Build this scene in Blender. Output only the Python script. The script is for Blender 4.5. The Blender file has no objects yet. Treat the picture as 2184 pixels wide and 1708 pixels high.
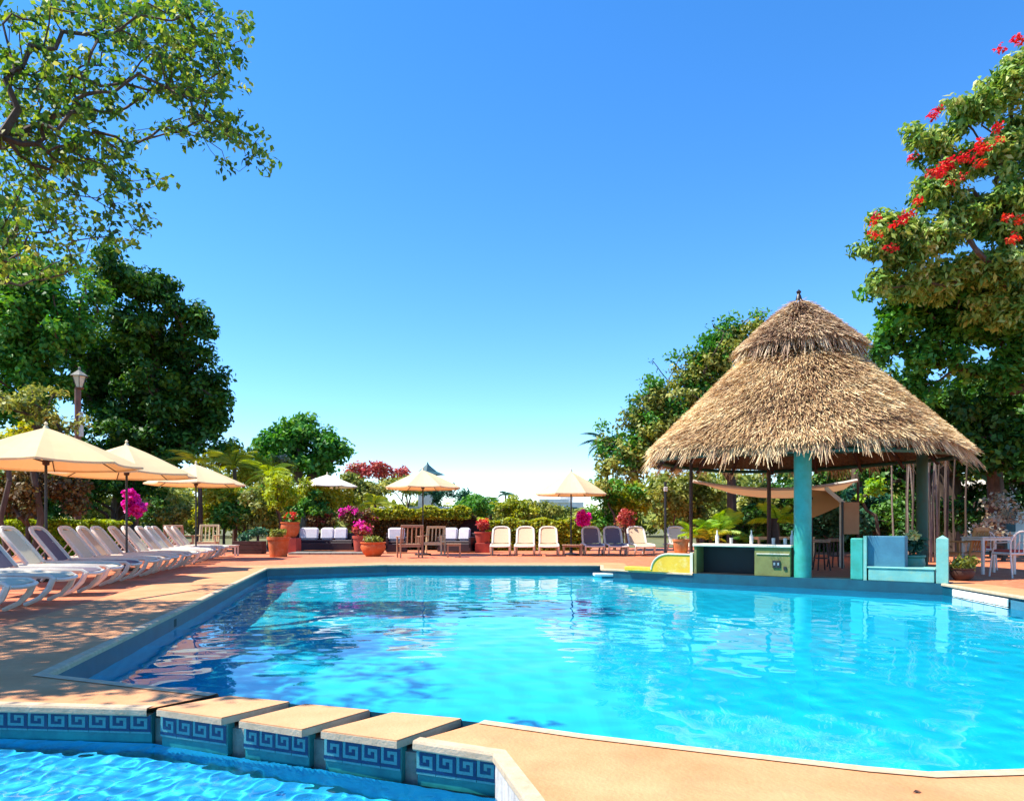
import bpy, math, random
import numpy as np
from mathutils import Vector, Matrix
from mathutils.geometry import tessellate_polygon

random.seed(7)
RNG = np.random.default_rng(11)
SC = bpy.context.scene
COL = SC.collection
R = math.radians
PI = math.pi

# ---------------------------------------------------------------- camera
FPX, CX, YH, H = 1500.0, 1092.0, 1122.0, 0.95      # focal length in photo pixels (2184 wide), horizon row, eye height
cam = bpy.data.cameras.new('camera')
cam.sensor_width = 36.0
cam.lens = 36.0 * FPX / 2184.0
cam.shift_y = (YH - 854.0) / 2184.0
cam.clip_start = 0.05
cam.clip_end = 5000
camo = bpy.data.objects.new('camera', cam)
COL.objects.link(camo)
camo.location = (0, 0, H)
camo.rotation_euler = (R(90), 0, 0)
SC.camera = camo

# ---------------------------------------------------------------- sky and sun
SUN_EL, SUN_ROT = 58.0, -94.0
world = bpy.data.worlds.new('World')
SC.world = world
world.use_nodes = True
nt = world.node_tree
bg = nt.nodes['Background']
sky = nt.nodes.new('ShaderNodeTexSky')
sky.sky_type = 'NISHITA'
sky.sun_disc = False
sky.sun_elevation = R(SUN_EL)
sky.sun_rotation = R(SUN_ROT)
sky.altitude = 200
sky.air_density = 1.0
sky.dust_density = 0.0
sky.ozone_density = 4.5
hsv = nt.nodes.new('ShaderNodeHueSaturation')
hsv.inputs['Saturation'].default_value = 1.27
hsv.inputs['Hue'].default_value = 0.503
nt.links.new(sky.outputs[0], hsv.inputs['Color'])
nt.links.new(hsv.outputs[0], bg.inputs[0])
bg.inputs[1].default_value = 0.142
sun = bpy.data.lights.new('sun', 'SUN')
sun.energy = 4.8
sun.angle = R(0.53)
sun.color = (1.0, 0.93, 0.82)
suno = bpy.data.objects.new('sun', sun)
COL.objects.link(suno)
sd = Vector((math.sin(R(SUN_ROT)) * math.cos(R(SUN_EL)), math.cos(R(SUN_ROT)) * math.cos(R(SUN_EL)), math.sin(R(SUN_EL))))
suno.rotation_euler = (-sd).to_track_quat('-Z', 'Y').to_euler()
suno.location = sd * 60
vs = SC.view_settings
vs.view_transform = 'Standard'
vs.look = 'None'
vs.gamma = 1
vs.exposure = 1.1
vs.use_curve_mapping = False
cy = SC.cycles
cy.max_bounces = 8
cy.transparent_max_bounces = 12
cy.transmission_bounces = 6
cy.use_denoising = True
cy.caustics_reflective = False
cy.caustics_refractive = True
cy.sample_clamp_indirect = 6

# ---------------------------------------------------------------- helpers
def V(vx, vy, d):
    """point seen at photo pixel (vx, vy), d metres in front of the camera"""
    return Vector(((vx - CX) / FPX * d, d, H - (vy - YH) / FPX * d))

def G(vx, vy, z=0.0):
    d = (H - z) * FPX / (vy - YH)
    return Vector(((vx - CX) / FPX * d, d, z))

def lerp(a, b, t): return a + (b - a) * t

class MB:
    def __init__(s):
        s.v, s.f, s.m, s.mi = [], [], [], 0
    def face(s, pts):
        n = len(s.v)
        s.v += [tuple(p) for p in pts]
        s.f.append(tuple(range(n, n + len(pts))))
        s.m.append(s.mi)
        return s
    def raw(s, vs_, fs):
        n = len(s.v)
        s.v += [tuple(p) for p in vs_]
        for f in fs:
            s.f.append(tuple(i + n for i in f)); s.m.append(s.mi)
        return s
    def box(s, c, size, rot=None, bev=0.0):
        hx, hy, hz = (k / 2 for k in size)
        b = min(bev, hx * .9, hy * .9, hz * .9)
        M = rot or Matrix.Identity(3)
        c = Vector(c)
        if b <= 0:
            P = [Vector((x, y, z)) for z in (-hz, hz) for y in (-hy, hy) for x in (-hx, hx)]
            s.raw([c + M @ p for p in P], [(0, 2, 3, 1), (4, 5, 7, 6), (0, 1, 5, 4), (2, 6, 7, 3), (0, 4, 6, 2), (1, 3, 7, 5)])
        else:
            rings = []
            for z, ins in ((-hz, b), (-hz + b, 0), (hz - b, 0), (hz, b)):
                x, y = hx - ins, hy - ins
                k = b * .7
                rings.append([(-x + k, -y), (x - k, -y), (x, -y + k), (x, y - k), (x - k, y), (-x + k, y), (-x, y - k), (-x, -y + k)])
                rings[-1] = [Vector((p[0], p[1], z)) for p in rings[-1]]
            P = [p for r in rings for p in r]
            fs = [tuple(range(7, -1, -1)), tuple(range(24, 32))]
            for r in range(3):
                for i in range(8):
                    j = (i + 1) % 8
                    fs.append((r * 8 + i, r * 8 + j, r * 8 + 8 + j, r * 8 + 8 + i))
            s.raw([c + M @ p for p in P], fs)
        return s
    def tube(s, pts, rad, n=6, cap=True):
        pts = [Vector(p) for p in pts]
        if not hasattr(rad, '__len__'): rad = [rad] * len(pts)
        base = len(s.v)
        up = None
        for i, p in enumerate(pts):
            a = pts[max(0, i - 1)]; b = pts[min(len(pts) - 1, i + 1)]
            t = (b - a)
            if t.length < 1e-9: t = Vector((0, 0, 1))
            t.normalize()
            if up is None:
                up = Vector((0, 0, 1)) if abs(t.z) < .9 else Vector((1, 0, 0))
            x = t.cross(up)
            if x.length < 1e-6: x = t.cross(Vector((.3, .7, .2)))
            x.normalize(); y = x.cross(t); y.normalize(); up = y
            for k in range(n):
                an = 2 * PI * k / n
                s.v.append(tuple(p + (x * math.cos(an) + y * math.sin(an)) * rad[i]))
        for i in range(len(pts) - 1):
            for k in range(n):
                k2 = (k + 1) % n
                s.f.append((base + i * n + k, base + i * n + k2, base + (i + 1) * n + k2, base + (i + 1) * n + k)); s.m.append(s.mi)
        if cap:
            s.f.append(tuple(base + k for k in range(n - 1, -1, -1))); s.m.append(s.mi)
            e = base + (len(pts) - 1) * n
            s.f.append(tuple(e + k for k in range(n))); s.m.append(s.mi)
        return s
    def lathe(s, prof, n=20, c=(0, 0, 0)):
        base = len(s.v)
        for r, z in prof:
            for k in range(n):
                a = 2 * PI * k / n
                s.v.append((c[0] + r * math.cos(a), c[1] + r * math.sin(a), c[2] + z))
        for i in range(len(prof) - 1):
            for k in range(n):
                k2 = (k + 1) % n
                s.f.append((base + i * n + k, base + i * n + k2, base + (i + 1) * n + k2, base + (i + 1) * n + k)); s.m.append(s.mi)
        return s
    def prism(s, poly, z0, z1):
        n = len(poly)
        P = [(x, y, z0) for x, y in poly] + [(x, y, z1) for x, y in poly]
        fs = [tuple(range(n - 1, -1, -1)), tuple(range(n, 2 * n))]
        fs += [(i, (i + 1) % n, n + (i + 1) % n, n + i) for i in range(n)]
        return s.raw(P, fs)
    def build(s, name, mats, parent=None, smooth=False, loc=None):
        me = bpy.data.meshes.new(name)
        me.from_pydata(s.v, [], s.f)
        for m in (mats if isinstance(mats, (list, tuple)) else [mats]):
            me.materials.append(m)
        if any(s.m): me.polygons.foreach_set('material_index', s.m)
        if smooth:
            me.polygons.foreach_set('use_smooth', [True] * len(s.f))
            try: me.set_sharp_from_angle(angle=R(40))
            except Exception: pass
        me.update()
        o = bpy.data.objects.new(name, me)
        COL.objects.link(o)
        if parent: o.parent = parent
        if loc is not None: o.location = loc
        return o

def tag(o, label=None, cat=None, group=None, kind=None):
    if label: o['label'] = label
    if cat: o['category'] = cat
    if group: o['group'] = group
    if kind: o['kind'] = kind
    return o

def thing(name, label, cat, loc=(0, 0, 0), rz=0, group=None):
    o = bpy.data.objects.new(name, None)
    o.empty_display_size = .2
    COL.objects.link(o)
    o.location = loc
    o.rotation_euler = (0, 0, rz)
    return tag(o, label, cat, group)

def dup(root, loc, rz, label, group=None):
    """copy a thing with its parts and sub-parts"""
    def cp(o, parent):
        c = o.copy(); COL.objects.link(c)
        if parent: c.parent = parent
        for ch in list(kids.get(o.name, [])): cp(ch, c)
        return c
    kids = {}
    for o in bpy.data.objects:
        if o.parent: kids.setdefault(o.parent.name, []).append(o)
    r = cp(root, None)
    r.location = loc; r.rotation_euler = (0, 0, rz)
    r['label'] = label
    if group: r['group'] = group
    return r

# ---------------------------------------------------------------- materials
def new_mat(name):
    m = bpy.data.materials.new(name); m.use_nodes = True
    n = m.node_tree.nodes; n.clear()
    out = n.new('ShaderNodeOutputMaterial')
    return m, m.node_tree, out

def mat(name, c1, c2=None, rough=.6, scale=8.0, bump=0.0, bscale=None, metal=0.0, spec=.5, detail=5, stretch=None, dirt=None):
    m, t, out = new_mat(name)
    N = t.nodes; L = t.links
    p = N.new('ShaderNodeBsdfPrincipled')
    p.inputs['Roughness'].default_value = rough
    p.inputs['Metallic'].default_value = metal
    p.inputs['Specular IOR Level'].default_value = spec
    L.new(p.outputs[0], out.inputs[0])
    tc = N.new('ShaderNodeTexCoord'); mp = N.new('ShaderNodeMapping')
    L.new(tc.outputs['Object'], mp.inputs[0])
    if stretch: mp.inputs['Scale'].default_value = stretch
    c2 = c2 or tuple(min(1, k * .72) for k in c1)
    nz = N.new('ShaderNodeTexNoise'); nz.inputs['Scale'].default_value = scale; nz.inputs['Detail'].default_value = detail
    nz.inputs['Roughness'].default_value = .62
    L.new(mp.outputs[0], nz.inputs['Vector'])
    rp = N.new('ShaderNodeValToRGB')
    rp.color_ramp.elements[0].position = .33; rp.color_ramp.elements[1].position = .67
    rp.color_ramp.elements[0].color = (*c2, 1); rp.color_ramp.elements[1].color = (*c1, 1)
    L.new(nz.outputs['Fac'], rp.inputs[0])
    col = rp.outputs[0]
    if dirt:
        n2 = N.new('ShaderNodeTexNoise'); n2.inputs['Scale'].default_value = dirt[1]; n2.inputs['Detail'].default_value = 8
        n2.inputs['Roughness'].default_value = .7
        L.new(mp.outputs[0], n2.inputs['Vector'])
        r2 = N.new('ShaderNodeMapRange'); r2.inputs[1].default_value = .52; r2.inputs[2].default_value = .72
        L.new(n2.outputs['Fac'], r2.inputs[0])
        mx = N.new('ShaderNodeMix'); mx.data_type = 'RGBA'
        ml = N.new('ShaderNodeMath'); ml.operation = 'MULTIPLY'; ml.inputs[1].default_value = dirt[2]
        L.new(r2.outputs[0], ml.inputs[0]); L.new(ml.outputs[0], mx.inputs[0])
        L.new(col, mx.inputs[6]); mx.inputs[7].default_value = (*dirt[0], 1)
        col = mx.outputs[2]
    L.new(col, p.inputs['Base Color'])
    if bump:
        nb = N.new('ShaderNodeTexNoise'); nb.inputs['Scale'].default_value = bscale or scale * 6; nb.inputs['Detail'].default_value = 4
        L.new(mp.outputs[0], nb.inputs['Vector'])
        b = N.new('ShaderNodeBump'); b.inputs['Strength'].default_value = min(1, bump); b.inputs['Distance'].default_value = .01
        L.new(nb.outputs['Fac'], b.inputs['Height']); L.new(b.outputs[0], p.inputs['Normal'])
    return m

def leafmat(name, cols, trans=.3, tcol=None, rough=.5, gloss=.03):
    """leaf colour chosen leaf by leaf along a ramp by the face attribute 'tone'"""
    m, t, out = new_mat(name)
    N = t.nodes; L = t.links
    at = N.new('ShaderNodeAttribute'); at.attribute_name = 'tone'
    rp = N.new('ShaderNodeValToRGB')
    cr = rp.color_ramp
    while len(cr.elements) < len(cols): cr.elements.new(.5)
    for i, c in enumerate(cols):
        cr.elements[i].position = i / (len(cols) - 1); cr.elements[i].color = (*c, 1)
    L.new(at.outputs['Fac'], rp.inputs[0])
    d = N.new('ShaderNodeBsdfDiffuse'); L.new(rp.outputs[0], d.inputs[0])
    tr = N.new('ShaderNodeBsdfTranslucent')
    hs = N.new('ShaderNodeHueSaturation'); hs.inputs['Hue'].default_value = .485; hs.inputs['Saturation'].default_value = 1.1; hs.inputs['Value'].default_value = 1.35
    L.new(rp.outputs[0], hs.inputs['Color']); L.new(hs.outputs[0], tr.inputs[0])
    mx = N.new('ShaderNodeMixShader'); mx.inputs[0].default_value = trans
    L.new(d.outputs[0], mx.inputs[1]); L.new(tr.outputs[0], mx.inputs[2])
    g = N.new('ShaderNodeBsdfGlossy'); g.inputs['Roughness'].default_value = rough
    mx2 = N.new('ShaderNodeMixShader'); mx2.inputs[0].default_value = gloss
    L.new(mx.outputs[0], mx2.inputs[1]); L.new(g.outputs[0], mx2.inputs[2])
    L.new(mx2.outputs[0], out.inputs[0])
    return m

def fabric(name, c, back=None, trans=.25):
    m, t, out = new_mat(name)
    N = t.nodes; L = t.links
    tc = N.new('ShaderNodeTexCoord')
    nz = N.new('ShaderNodeTexNoise'); nz.inputs['Scale'].default_value = 3; nz.inputs['Detail'].default_value = 6
    L.new(tc.outputs['Object'], nz.inputs['Vector'])
    mxc = N.new('ShaderNodeMix'); mxc.data_type = 'RGBA'
    L.new(nz.outputs['Fac'], mxc.inputs[0])
    mxc.inputs[6].default_value = (*[k * .86 for k in c], 1); mxc.inputs[7].default_value = (*c, 1)
    d = N.new('ShaderNodeBsdfDiffuse'); L.new(mxc.outputs[2], d.inputs[0])
    tr = N.new('ShaderNodeBsdfTranslucent'); tr.inputs[0].default_value = (*(back or c), 1)
    mx = N.new('ShaderNodeMixShader'); mx.inputs[0].default_value = trans
    L.new(d.outputs[0], mx.inputs[1]); L.new(tr.outputs[0], mx.inputs[2]); L.new(mx.outputs[0], out.inputs[0])
    return m

M = {}
M['surround'] = mat('sandstone_surround', (.60, .285, .125), (.49, .20, .075), rough=.85, scale=2.2, bump=.5, bscale=55, dirt=((.36, .18, .08), 5, .45))
M['lip'] = mat('pale_coping_edge', (.56, .41, .26), (.42, .30, .18), rough=.7, scale=14, bump=.3)
M['slab'] = mat('peach_slab', (.60, .31, .145), (.53, .255, .11), rough=.8, scale=5, bump=.4, bscale=60, dirt=((.45, .24, .11), 30, .4))
M['terracotta_tile'] = mat('terracotta_paving', (.56, .17, .065), (.43, .11, .04), rough=.75, scale=3, bump=.3, bscale=40, dirt=((.75, .42, .25), 7, .5))
M['ground'] = mat('garden_soil', (.16, .14, .05), (.07, .09, .025), rough=.95, scale=1.5, bump=.5)
M['concrete'] = mat('grey_concrete', (.30, .27, .22), (.14, .15, .13), rough=.9, scale=9, bump=.5, dirt=((.10, .16, .12), 14, .7))
M['basin_side'] = mat('pale_render', (.62, .55, .47), (.34, .30, .27), rough=.85, scale=14, bump=.6, stretch=(1, 1, .35))
M['tile_light'] = mat('glazed_tile_pale', (.10, .31, .30), (.06, .22, .23), rough=.18, scale=12)
M['tile_dark'] = mat('glazed_tile_navy', (.004, .028, .10), (.003, .018, .06), rough=.18, scale=12)
M['tile_green'] = mat('glazed_tile_teal', (.02, .22, .20), (.01, .13, .14), rough=.25, scale=9)
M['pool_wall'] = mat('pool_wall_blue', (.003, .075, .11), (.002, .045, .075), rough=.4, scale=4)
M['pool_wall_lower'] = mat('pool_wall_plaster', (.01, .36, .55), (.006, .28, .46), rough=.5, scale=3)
M['pool_floor'] = mat('pool_floor_blue', (.0, .66, .88), (.0, .60, .85), rough=.6, scale=.6)
M['basin_floor'] = mat('basin_floor_blue', (.02, .50, .88), (.01, .40, .82), rough=.5, scale=3)
M['white_tile'] = mat('white_wall_tile', (.80, .80, .74), (.68, .70, .66), rough=.3, scale=6)
M['resin'] = mat('cream_resin', (0.697, 0.646, 0.561), (0.595, 0.527, 0.442), rough=.4, scale=20)
M['sling_tan'] = mat('tan_sling', (0.612, 0.425, 0.272), (0.510, 0.340, 0.212), rough=.8, scale=60)
M['sling_cream'] = mat('cream_sling', (0.680, 0.612, 0.442), (0.578, 0.493, 0.340), rough=.8, scale=60)
M['sling_grey'] = mat('grey_sling', (.16, .13, .16), (.10, .08, .11), rough=.8, scale=60)
M['dark_metal'] = mat('dark_metal', (.02, .018, .02), rough=.4, scale=10)
M['wood'] = mat('weathered_teak', (.42, .25, .15), (.26, .14, .08), rough=.7, scale=6, stretch=(8, 1, 1))
M['wood_pale'] = mat('pale_teak', (.72, .58, .34), (.56, .42, .22), rough=.7, scale=6, stretch=(8, 1, 1))
M['wood_dark'] = mat('dark_brown_wood', (.07, .03, .018), (.035, .016, .01), rough=.7, scale=6, stretch=(1, 1, 6))
M['orange_wood'] = mat('honey_wood', (.55, .24, .06), (.38, .15, .04), rough=.6, scale=6, stretch=(6, 1, 1))
M['terracotta'] = mat('terracotta_pot', (0.558, 0.135, 0.032), (0.450, 0.090, 0.018), rough=.75, scale=5, bump=.2, dirt=((.60, .34, .2), 9, .4))
M['red_pot'] = mat('red_clay_pot', (.45, .07, .04), (.34, .045, .03), rough=.7, scale=5)
M['wicker'] = mat('dark_wicker', (0.035, 0.014, 0.021), (0.014, 0.006, 0.010), rough=.6, scale=60, bump=.6, bscale=90)
M['cushion'] = mat('white_cushion', (0.720, 0.684, 0.720), (0.630, 0.594, 0.630), rough=.9, scale=9, bump=.3)
M['yellow'] = mat('yellow_render', (.74, .47, .035), (.66, .40, .02), rough=.8, scale=3, bump=.3, dirt=((.80, .72, .35), 5, .5))
M['ivory'] = mat('ivory_trim', (0.697, 0.646, 0.493), (0.595, 0.527, 0.374), rough=.7, scale=8)
M['olive'] = mat('olive_render', (0.187, 0.198, 0.055), (0.132, 0.138, 0.039), rough=.8, scale=3, bump=.3, dirt=((.20, .22, .09), 8, .5))
M['teal_paint'] = mat('teal_painted_render', (.04, .36, .30), (.025, .28, .20), rough=.5, scale=4, bump=.25, dirt=((.05, .20, .15), 9, .5))
M['aqua_paint'] = mat('aqua_painted_render', (0.180, 0.450, 0.390), (0.128, 0.360, 0.315), rough=.6, scale=4, bump=.25, dirt=((.35, .38, .16), 7, .6))
M['blue_paint'] = mat('blue_painted_render', (0.049, 0.189, 0.266), (0.035, 0.140, 0.210), rough=.6, scale=4, bump=.2)
M['green_beam'] = mat('green_painted_beam', (0.010, 0.105, 0.070), (0.007, 0.070, 0.049), rough=.6, scale=6)
M['column_shade'] = mat('shaded_green_column', (.012, .09, .06), (.03, .06, .03), rough=.6, scale=5)  # column green darkened, so the shade under the roof is in the colour
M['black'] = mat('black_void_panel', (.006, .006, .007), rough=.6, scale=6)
M['steel'] = mat('steel', (.5, .5, .5), rough=.3, metal=1.0)
M['bark'] = mat('bark', (0.112, 0.077, 0.056), (0.049, 0.032, 0.021), rough=.9, scale=10, bump=.8, stretch=(1, 1, .25))
M['bark_pale'] = mat('pale_bark', (.30, .24, .20), (.16, .12, .09), rough=.9, scale=10, bump=.8, stretch=(1, 1, .25))
M['straw_core'] = mat('straw_underlayer', (.22, .13, .06), (.10, .055, .025), rough=.95, scale=14, bump=.7)
M['soil'] = mat('pot_soil', (.05, .03, .018), rough=.95)
M['white_wall'] = mat('whitewashed_wall', (.78, .76, .70), (.66, .64, .58), rough=.85, scale=2)
M['roof_teal'] = mat('dark_slate_roof', (.03, .10, .11), (.02, .06, .07), rough=.6, scale=6)
M['lamp_glass'] = mat('frosted_lamp_glass', (.75, .74, .68), rough=.25)
M['lamp_post'] = mat('brown_painted_post', (.20, .085, .05), (.12, .05, .03), rough=.6, scale=6)
M['board'] = mat('tan_board', (.50, .26, .13), (.42, .20, .09), rough=.8, scale=3)
M['canvas'] = fabric('cream_canvas', (0.792, 0.666, 0.405), (0.765, 0.342, 0.108), .26)
M['canvas_white'] = fabric('white_canvas', (.84, .78, .66), (.8, .5, .25), .22)
M['canvas_pink'] = fabric('faded_beige_canvas', (.60, .42, .28), (.55, .32, .16), .25)
M['canvas_orange'] = fabric('tan_orange_canvas', (.58, .32, .13), (.60, .28, .08), .28)

LM = {}
LM['mixed'] = leafmat('leaf_mixed_green', [(.012, .045, .03), (.04, .13, .03), (.11, .24, .03), (.28, .38, .05), (.44, .42, .12)], .42)
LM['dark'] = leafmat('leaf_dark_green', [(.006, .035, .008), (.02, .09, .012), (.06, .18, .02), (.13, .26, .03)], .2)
LM['vivid'] = leafmat('leaf_vivid_green', [(.01, .08, .012), (.04, .20, .025), (.10, .29, .03), (.24, .38, .06)], .3)
LM['yellow'] = leafmat('leaf_yellow_green', [(.05, .12, .01), (.22, .30, .02), (.45, .47, .03), (.62, .54, .06)], .35)
LM['olive'] = leafmat('leaf_olive', [(.03, .07, .015), (.14, .19, .03), (.30, .33, .06), (.46, .44, .12)], .3)
LM['tulip'] = leafmat('leaf_tulip_tree', [(.02, .08, .02), (.08, .20, .03), (.22, .37, .06), (.40, .48, .12), (.60, .60, .28)], .3)
LM['lime'] = leafmat('leaf_lime', [(.16, .26, .01), (.34, .44, .015), (.5, .56, .03)], .35)
LM['brown'] = leafmat('leaf_brownish', [(.035, .02, .008), (.10, .055, .018), (.17, .11, .03), (.11, .13, .03)], .2)
LM['red'] = leafmat('petal_red', [(.22, .01, .01), (.55, .02, .01), (.80, .05, .015), (.85, .20, .06)], .3)
LM['crimson'] = leafmat('petal_crimson', [(.12, .03, .02), (.42, .06, .06), (.55, .14, .09), (.20, .18, .05)], .3)
LM['magenta'] = leafmat('petal_magenta', [(.50, .0, .20), (.85, .01, .40), (.9, .06, .55)], .35)
LM['bluegreen'] = leafmat('leaf_blue_green', [(.01, .06, .035), (.03, .13, .07), (.07, .20, .09)], .2)
LM['bright'] = leafmat('leaf_bright_frond', [(.10, .30, .015), (.25, .48, .03), (.45, .58, .05)], .4)
LM['pale'] = leafmat('leaf_pale_dry', [(.30, .27, .18), (.50, .45, .32), (.18, .2, .08)], .25)
LM['straw'] = leafmat('straw_blade', [(.045, .025, .018), (.28, .15, .08), (.62, .42, .21), (.80, .62, .34), (.86, .75, .47)], .10, gloss=.03)
LM['straw_old'] = leafmat('straw_blade_old', [(.045, .025, .018), (.28, .16, .10), (.62, .45, .27), (.82, .69, .43)], .08, gloss=.03)
LM['cream_petal'] = leafmat('petal_cream', [(.6, .62, .2), (.8, .8, .4)], .3)

# ---------------------------------------------------------------- foliage
def quads_object(name, P, tone, material, parent=None, smooth=False):
    """P: (n,4,3) corner positions"""
    n = len(P)
    me = bpy.data.meshes.new(name)
    me.vertices.add(n * 4)
    me.vertices.foreach_set('co', P.astype(np.float32).reshape(-1))
    me.loops.add(n * 4)
    me.loops.foreach_set('vertex_index', np.arange(n * 4, dtype=np.int32))
    me.polygons.add(n)
    me.polygons.foreach_set('loop_start', np.arange(0, n * 4, 4, dtype=np.int32))
    me.polygons.foreach_set('loop_total', np.full(n, 4, dtype=np.int32))
    me.update(calc_edges=True)
    at = me.attributes.new('tone', 'FLOAT', 'FACE')
    at.data.foreach_set('value', np.clip(tone, 0, 1).astype(np.float32))
    me.materials.append(material)
    o = bpy.data.objects.new(name, me)
    COL.objects.link(o)
    if parent: o.parent = parent
    return o

def nrm(a): return a / np.maximum(np.linalg.norm(a, axis=1, keepdims=True), 1e-9)

def leaf_quads(C, cr, per, L, W, up=.6, droop=.3, flat=.75, rng=RNG):
    """C (n,3) clump centres, cr clump radii, per leaves per clump -> quads, tone"""
    C = np.asarray(C, float); n = len(C)
    cr = np.broadcast_to(np.asarray(cr, float), (n,))
    idx = np.repeat(np.arange(n), per)
    m = len(idx)
    off = nrm(rng.normal(size=(m, 3))) * (rng.random((m, 1)) ** .55)
    off[:, 2] *= flat
    pos = C[idx] + off * cr[idx][:, None]
    nn = nrm(off * .7 + np.array([0, 0, up]) + rng.normal(size=(m, 3)) * .55)
    a = rng.normal(size=(m, 3)); a[:, 2] -= droop * 1.5
    a = a + off * .8
    a = nrm(a - nn * (a * nn).sum(1, keepdims=True))
    b = np.cross(nn, a)
    s = rng.uniform(.65, 1.25, (m, 1))
    l = L * s; w = W * s
    P = np.stack([pos - a * l * .5, pos + b * w * .5 - a * l * .05 + nn * w * .12, pos + a * l * .5 - nn * l * .1, pos - b * w * .5 - a * l * .05 + nn * w * .12], 1)
    tc = rng.random(n)
    tone = .45 * tc[idx] + .55 * rng.random(m)
    return P, tone

def lobes(ls, cr, k=1.0, depth=.8, rng=RNG):
    """ls: (vx, vy, rx, ry, d) crown lobes in photo pixels at distance d -> clump centres in metres"""
    out = []
    for l in ls:
        vx, vy, rx, ry, d = l[:5]
        kk = l[5] if len(l) > 5 else 1.0
        c = V(vx, vy, d)
        ax, az = rx / FPX * d, ry / FPX * d
        ay = max(ax, az) * depth
        n = max(2, int(k * kk * 2.2 * ax * az / (cr * cr)))
        g = max(2, n // 7)
        gu = nrm(rng.normal(size=(g, 3))) * (rng.random((g, 1)) ** .35)
        gp_ = gu * np.array([ax, ay, az]) * .93
        ch = gp_[rng.integers(0, g, n)] + rng.normal(size=(n, 3)) * cr * .62 * np.array([1, 1, .7])
        fill = nrm(rng.normal(size=(n, 3))) * (rng.random((n, 1)) ** .5) * np.array([ax, ay, az]) * .85
        pick = rng.random((n, 1)) < (.6 if n > 70 else .2)
        out.append(np.array(c) + np.where(pick, ch, fill))
    return np.concatenate(out)

def limb_mesh(C, root, r0, fork, rng=RNG, n=5, rmin=.012, wob=.12):
    """branching limbs: every clump centre grows from its cheapest already-grown neighbour"""
    C = np.asarray(C)
    nodes = [np.array(root), np.array(fork)]
    par = [-1, 0]; plen = [0, np.linalg.norm(nodes[1] - nodes[0])]
    order = np.argsort(np.linalg.norm(C - nodes[1], axis=1))
    A = np.zeros((len(C) + 2, 3)); A[0] = nodes[0]; A[1] = nodes[1]
    pl = np.zeros(len(C) + 2); pl[1] = 0
    k = 2
    for i in order:
        d = np.linalg.norm(A[1:k] - C[i], axis=1) * 1.0 + .35 * pl[1:k]
        j = int(np.argmin(d)) + 1
        A[k] = C[i]; par.append(j); pl[k] = pl[j] + np.linalg.norm(A[j] - C[i]); k += 1
    cnt = np.ones(k)
    for i in range(k - 1, 0, -1): cnt[par[i]] += cnt[i]
    tot = cnt[1]
    mb = MB()
    for i in range(1, k):
        p, q = A[par[i]], A[i]
        ra = max(rmin, r0 * (cnt[par[i] if par[i] > 0 else 1] / tot) ** .5)
        rb = max(rmin * .6, r0 * (cnt[i] / tot) ** .5)
        ra = min(ra, rb * 1.45)
        if i == 1: ra = r0 * 1.25; rb = r0
        L = np.linalg.norm(q - p)
        mid = (p + q) / 2 + rng.normal(size=3) * L * wob * (0.3 if i == 1 else 1)
        mb.tube([p, mid, q], [ra, (ra + rb) / 2, rb], n=8 if i == 1 else n, cap=False)
    return mb

def tree(name, label, cat, C, cr, per, L, W, lm, base, r0=.2, fork=None, bark='bark', group=None, limbs=True, up=.6, droop=.3, flowers=None, twigs=None, crown='crown'):
    base = Vector(base)
    t = thing(name, label, cat, base, group=group)
    C = np.asarray(C) - np.array(base)
    fork = np.array(fork) - np.array(base) if fork is not None else np.array([0, 0, max(.1, C[:, 2].min() * .7)])
    P, tone = leaf_quads(C, cr, per, L, W, up, droop)
    quads_object(crown, P, tone, LM[lm], t)
    if limbs:
        sel = C if len(C) < 260 else C[RNG.choice(len(C), 260, replace=False)]
        limb_mesh(sel, (0, 0, -.05), r0, fork).build('trunk' if r0 > .05 else 'stem', M[bark], t, smooth=True)
    if flowers is not None:
        FC, fcr, fper, fl, fw, fm = flowers
        P, tone = leaf_quads(np.asarray(FC) - np.array(base), fcr, fper, fl, fw, up=.9, droop=-.3)
        quads_object('blossom', P, tone, LM[fm], t)
    return t

# ================================================================ ground, paving, pools
MP = [(-2.99, 4.48), (-1.67, 3.95), (-1.2, 3.78), (-.245, 3.45), (-.14, 3.41), (.32, 3.18), (.81, 2.98), (1.39, 2.75), (1.6, 2.69), (1.98, 2.72),
      (2.7, 2.95), (4.2, 4.0), (5.6, 5.8), (6.5, 7.8), (6.85, 9.3), (7.1, 11.6), (3.63, 14.1), (2.0, 15.7), (2.19, 17.2), (-3.1, 17.4), (-5.57, 16.0)]
BP = [(-4.2, 3.85), (-2.71, 3.73), (-1.89, 3.65), (-.07, 2.93), (.06, 2.43), (.25, 1.4), (.2, .2), (-.6, -.8), (-2.4, -1.0), (-4.2, .4)]
HOLE = [(-2.99, 4.48), (-1.67, 3.95), (-1.89, 3.65), (-2.71, 3.73), (-4.2, 3.85), (-4.2, .4), (-2.4, -1.0), (-.6, -.8), (.2, .2), (.25, 1.4), (.06, 2.43),
        (-.07, 2.93), (-.432, 3.10), (-.14, 3.41)] + MP[5:]
WZ = -.18            # water level

def sheet(name, outer, holes, z, m, **kw):
    loops = [[Vector((x, y, 0)) for x, y in outer]] + [[Vector((x, y, 0)) for x, y in h] for h in holes]
    tris = tessellate_polygon(loops)
    P = [(p.x, p.y, z) for l in loops for p in l]
    mb = MB(); 
    fs = []
    for t in tris:
        a, b, c = (Vector(P[i]) for i in t)
        fs.append(tuple(t) if (b - a).cross(c - a).z > 0 else tuple(reversed(t)))
    mb.raw(P, fs)
    return tag(mb.build(name, m), **kw)

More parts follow.
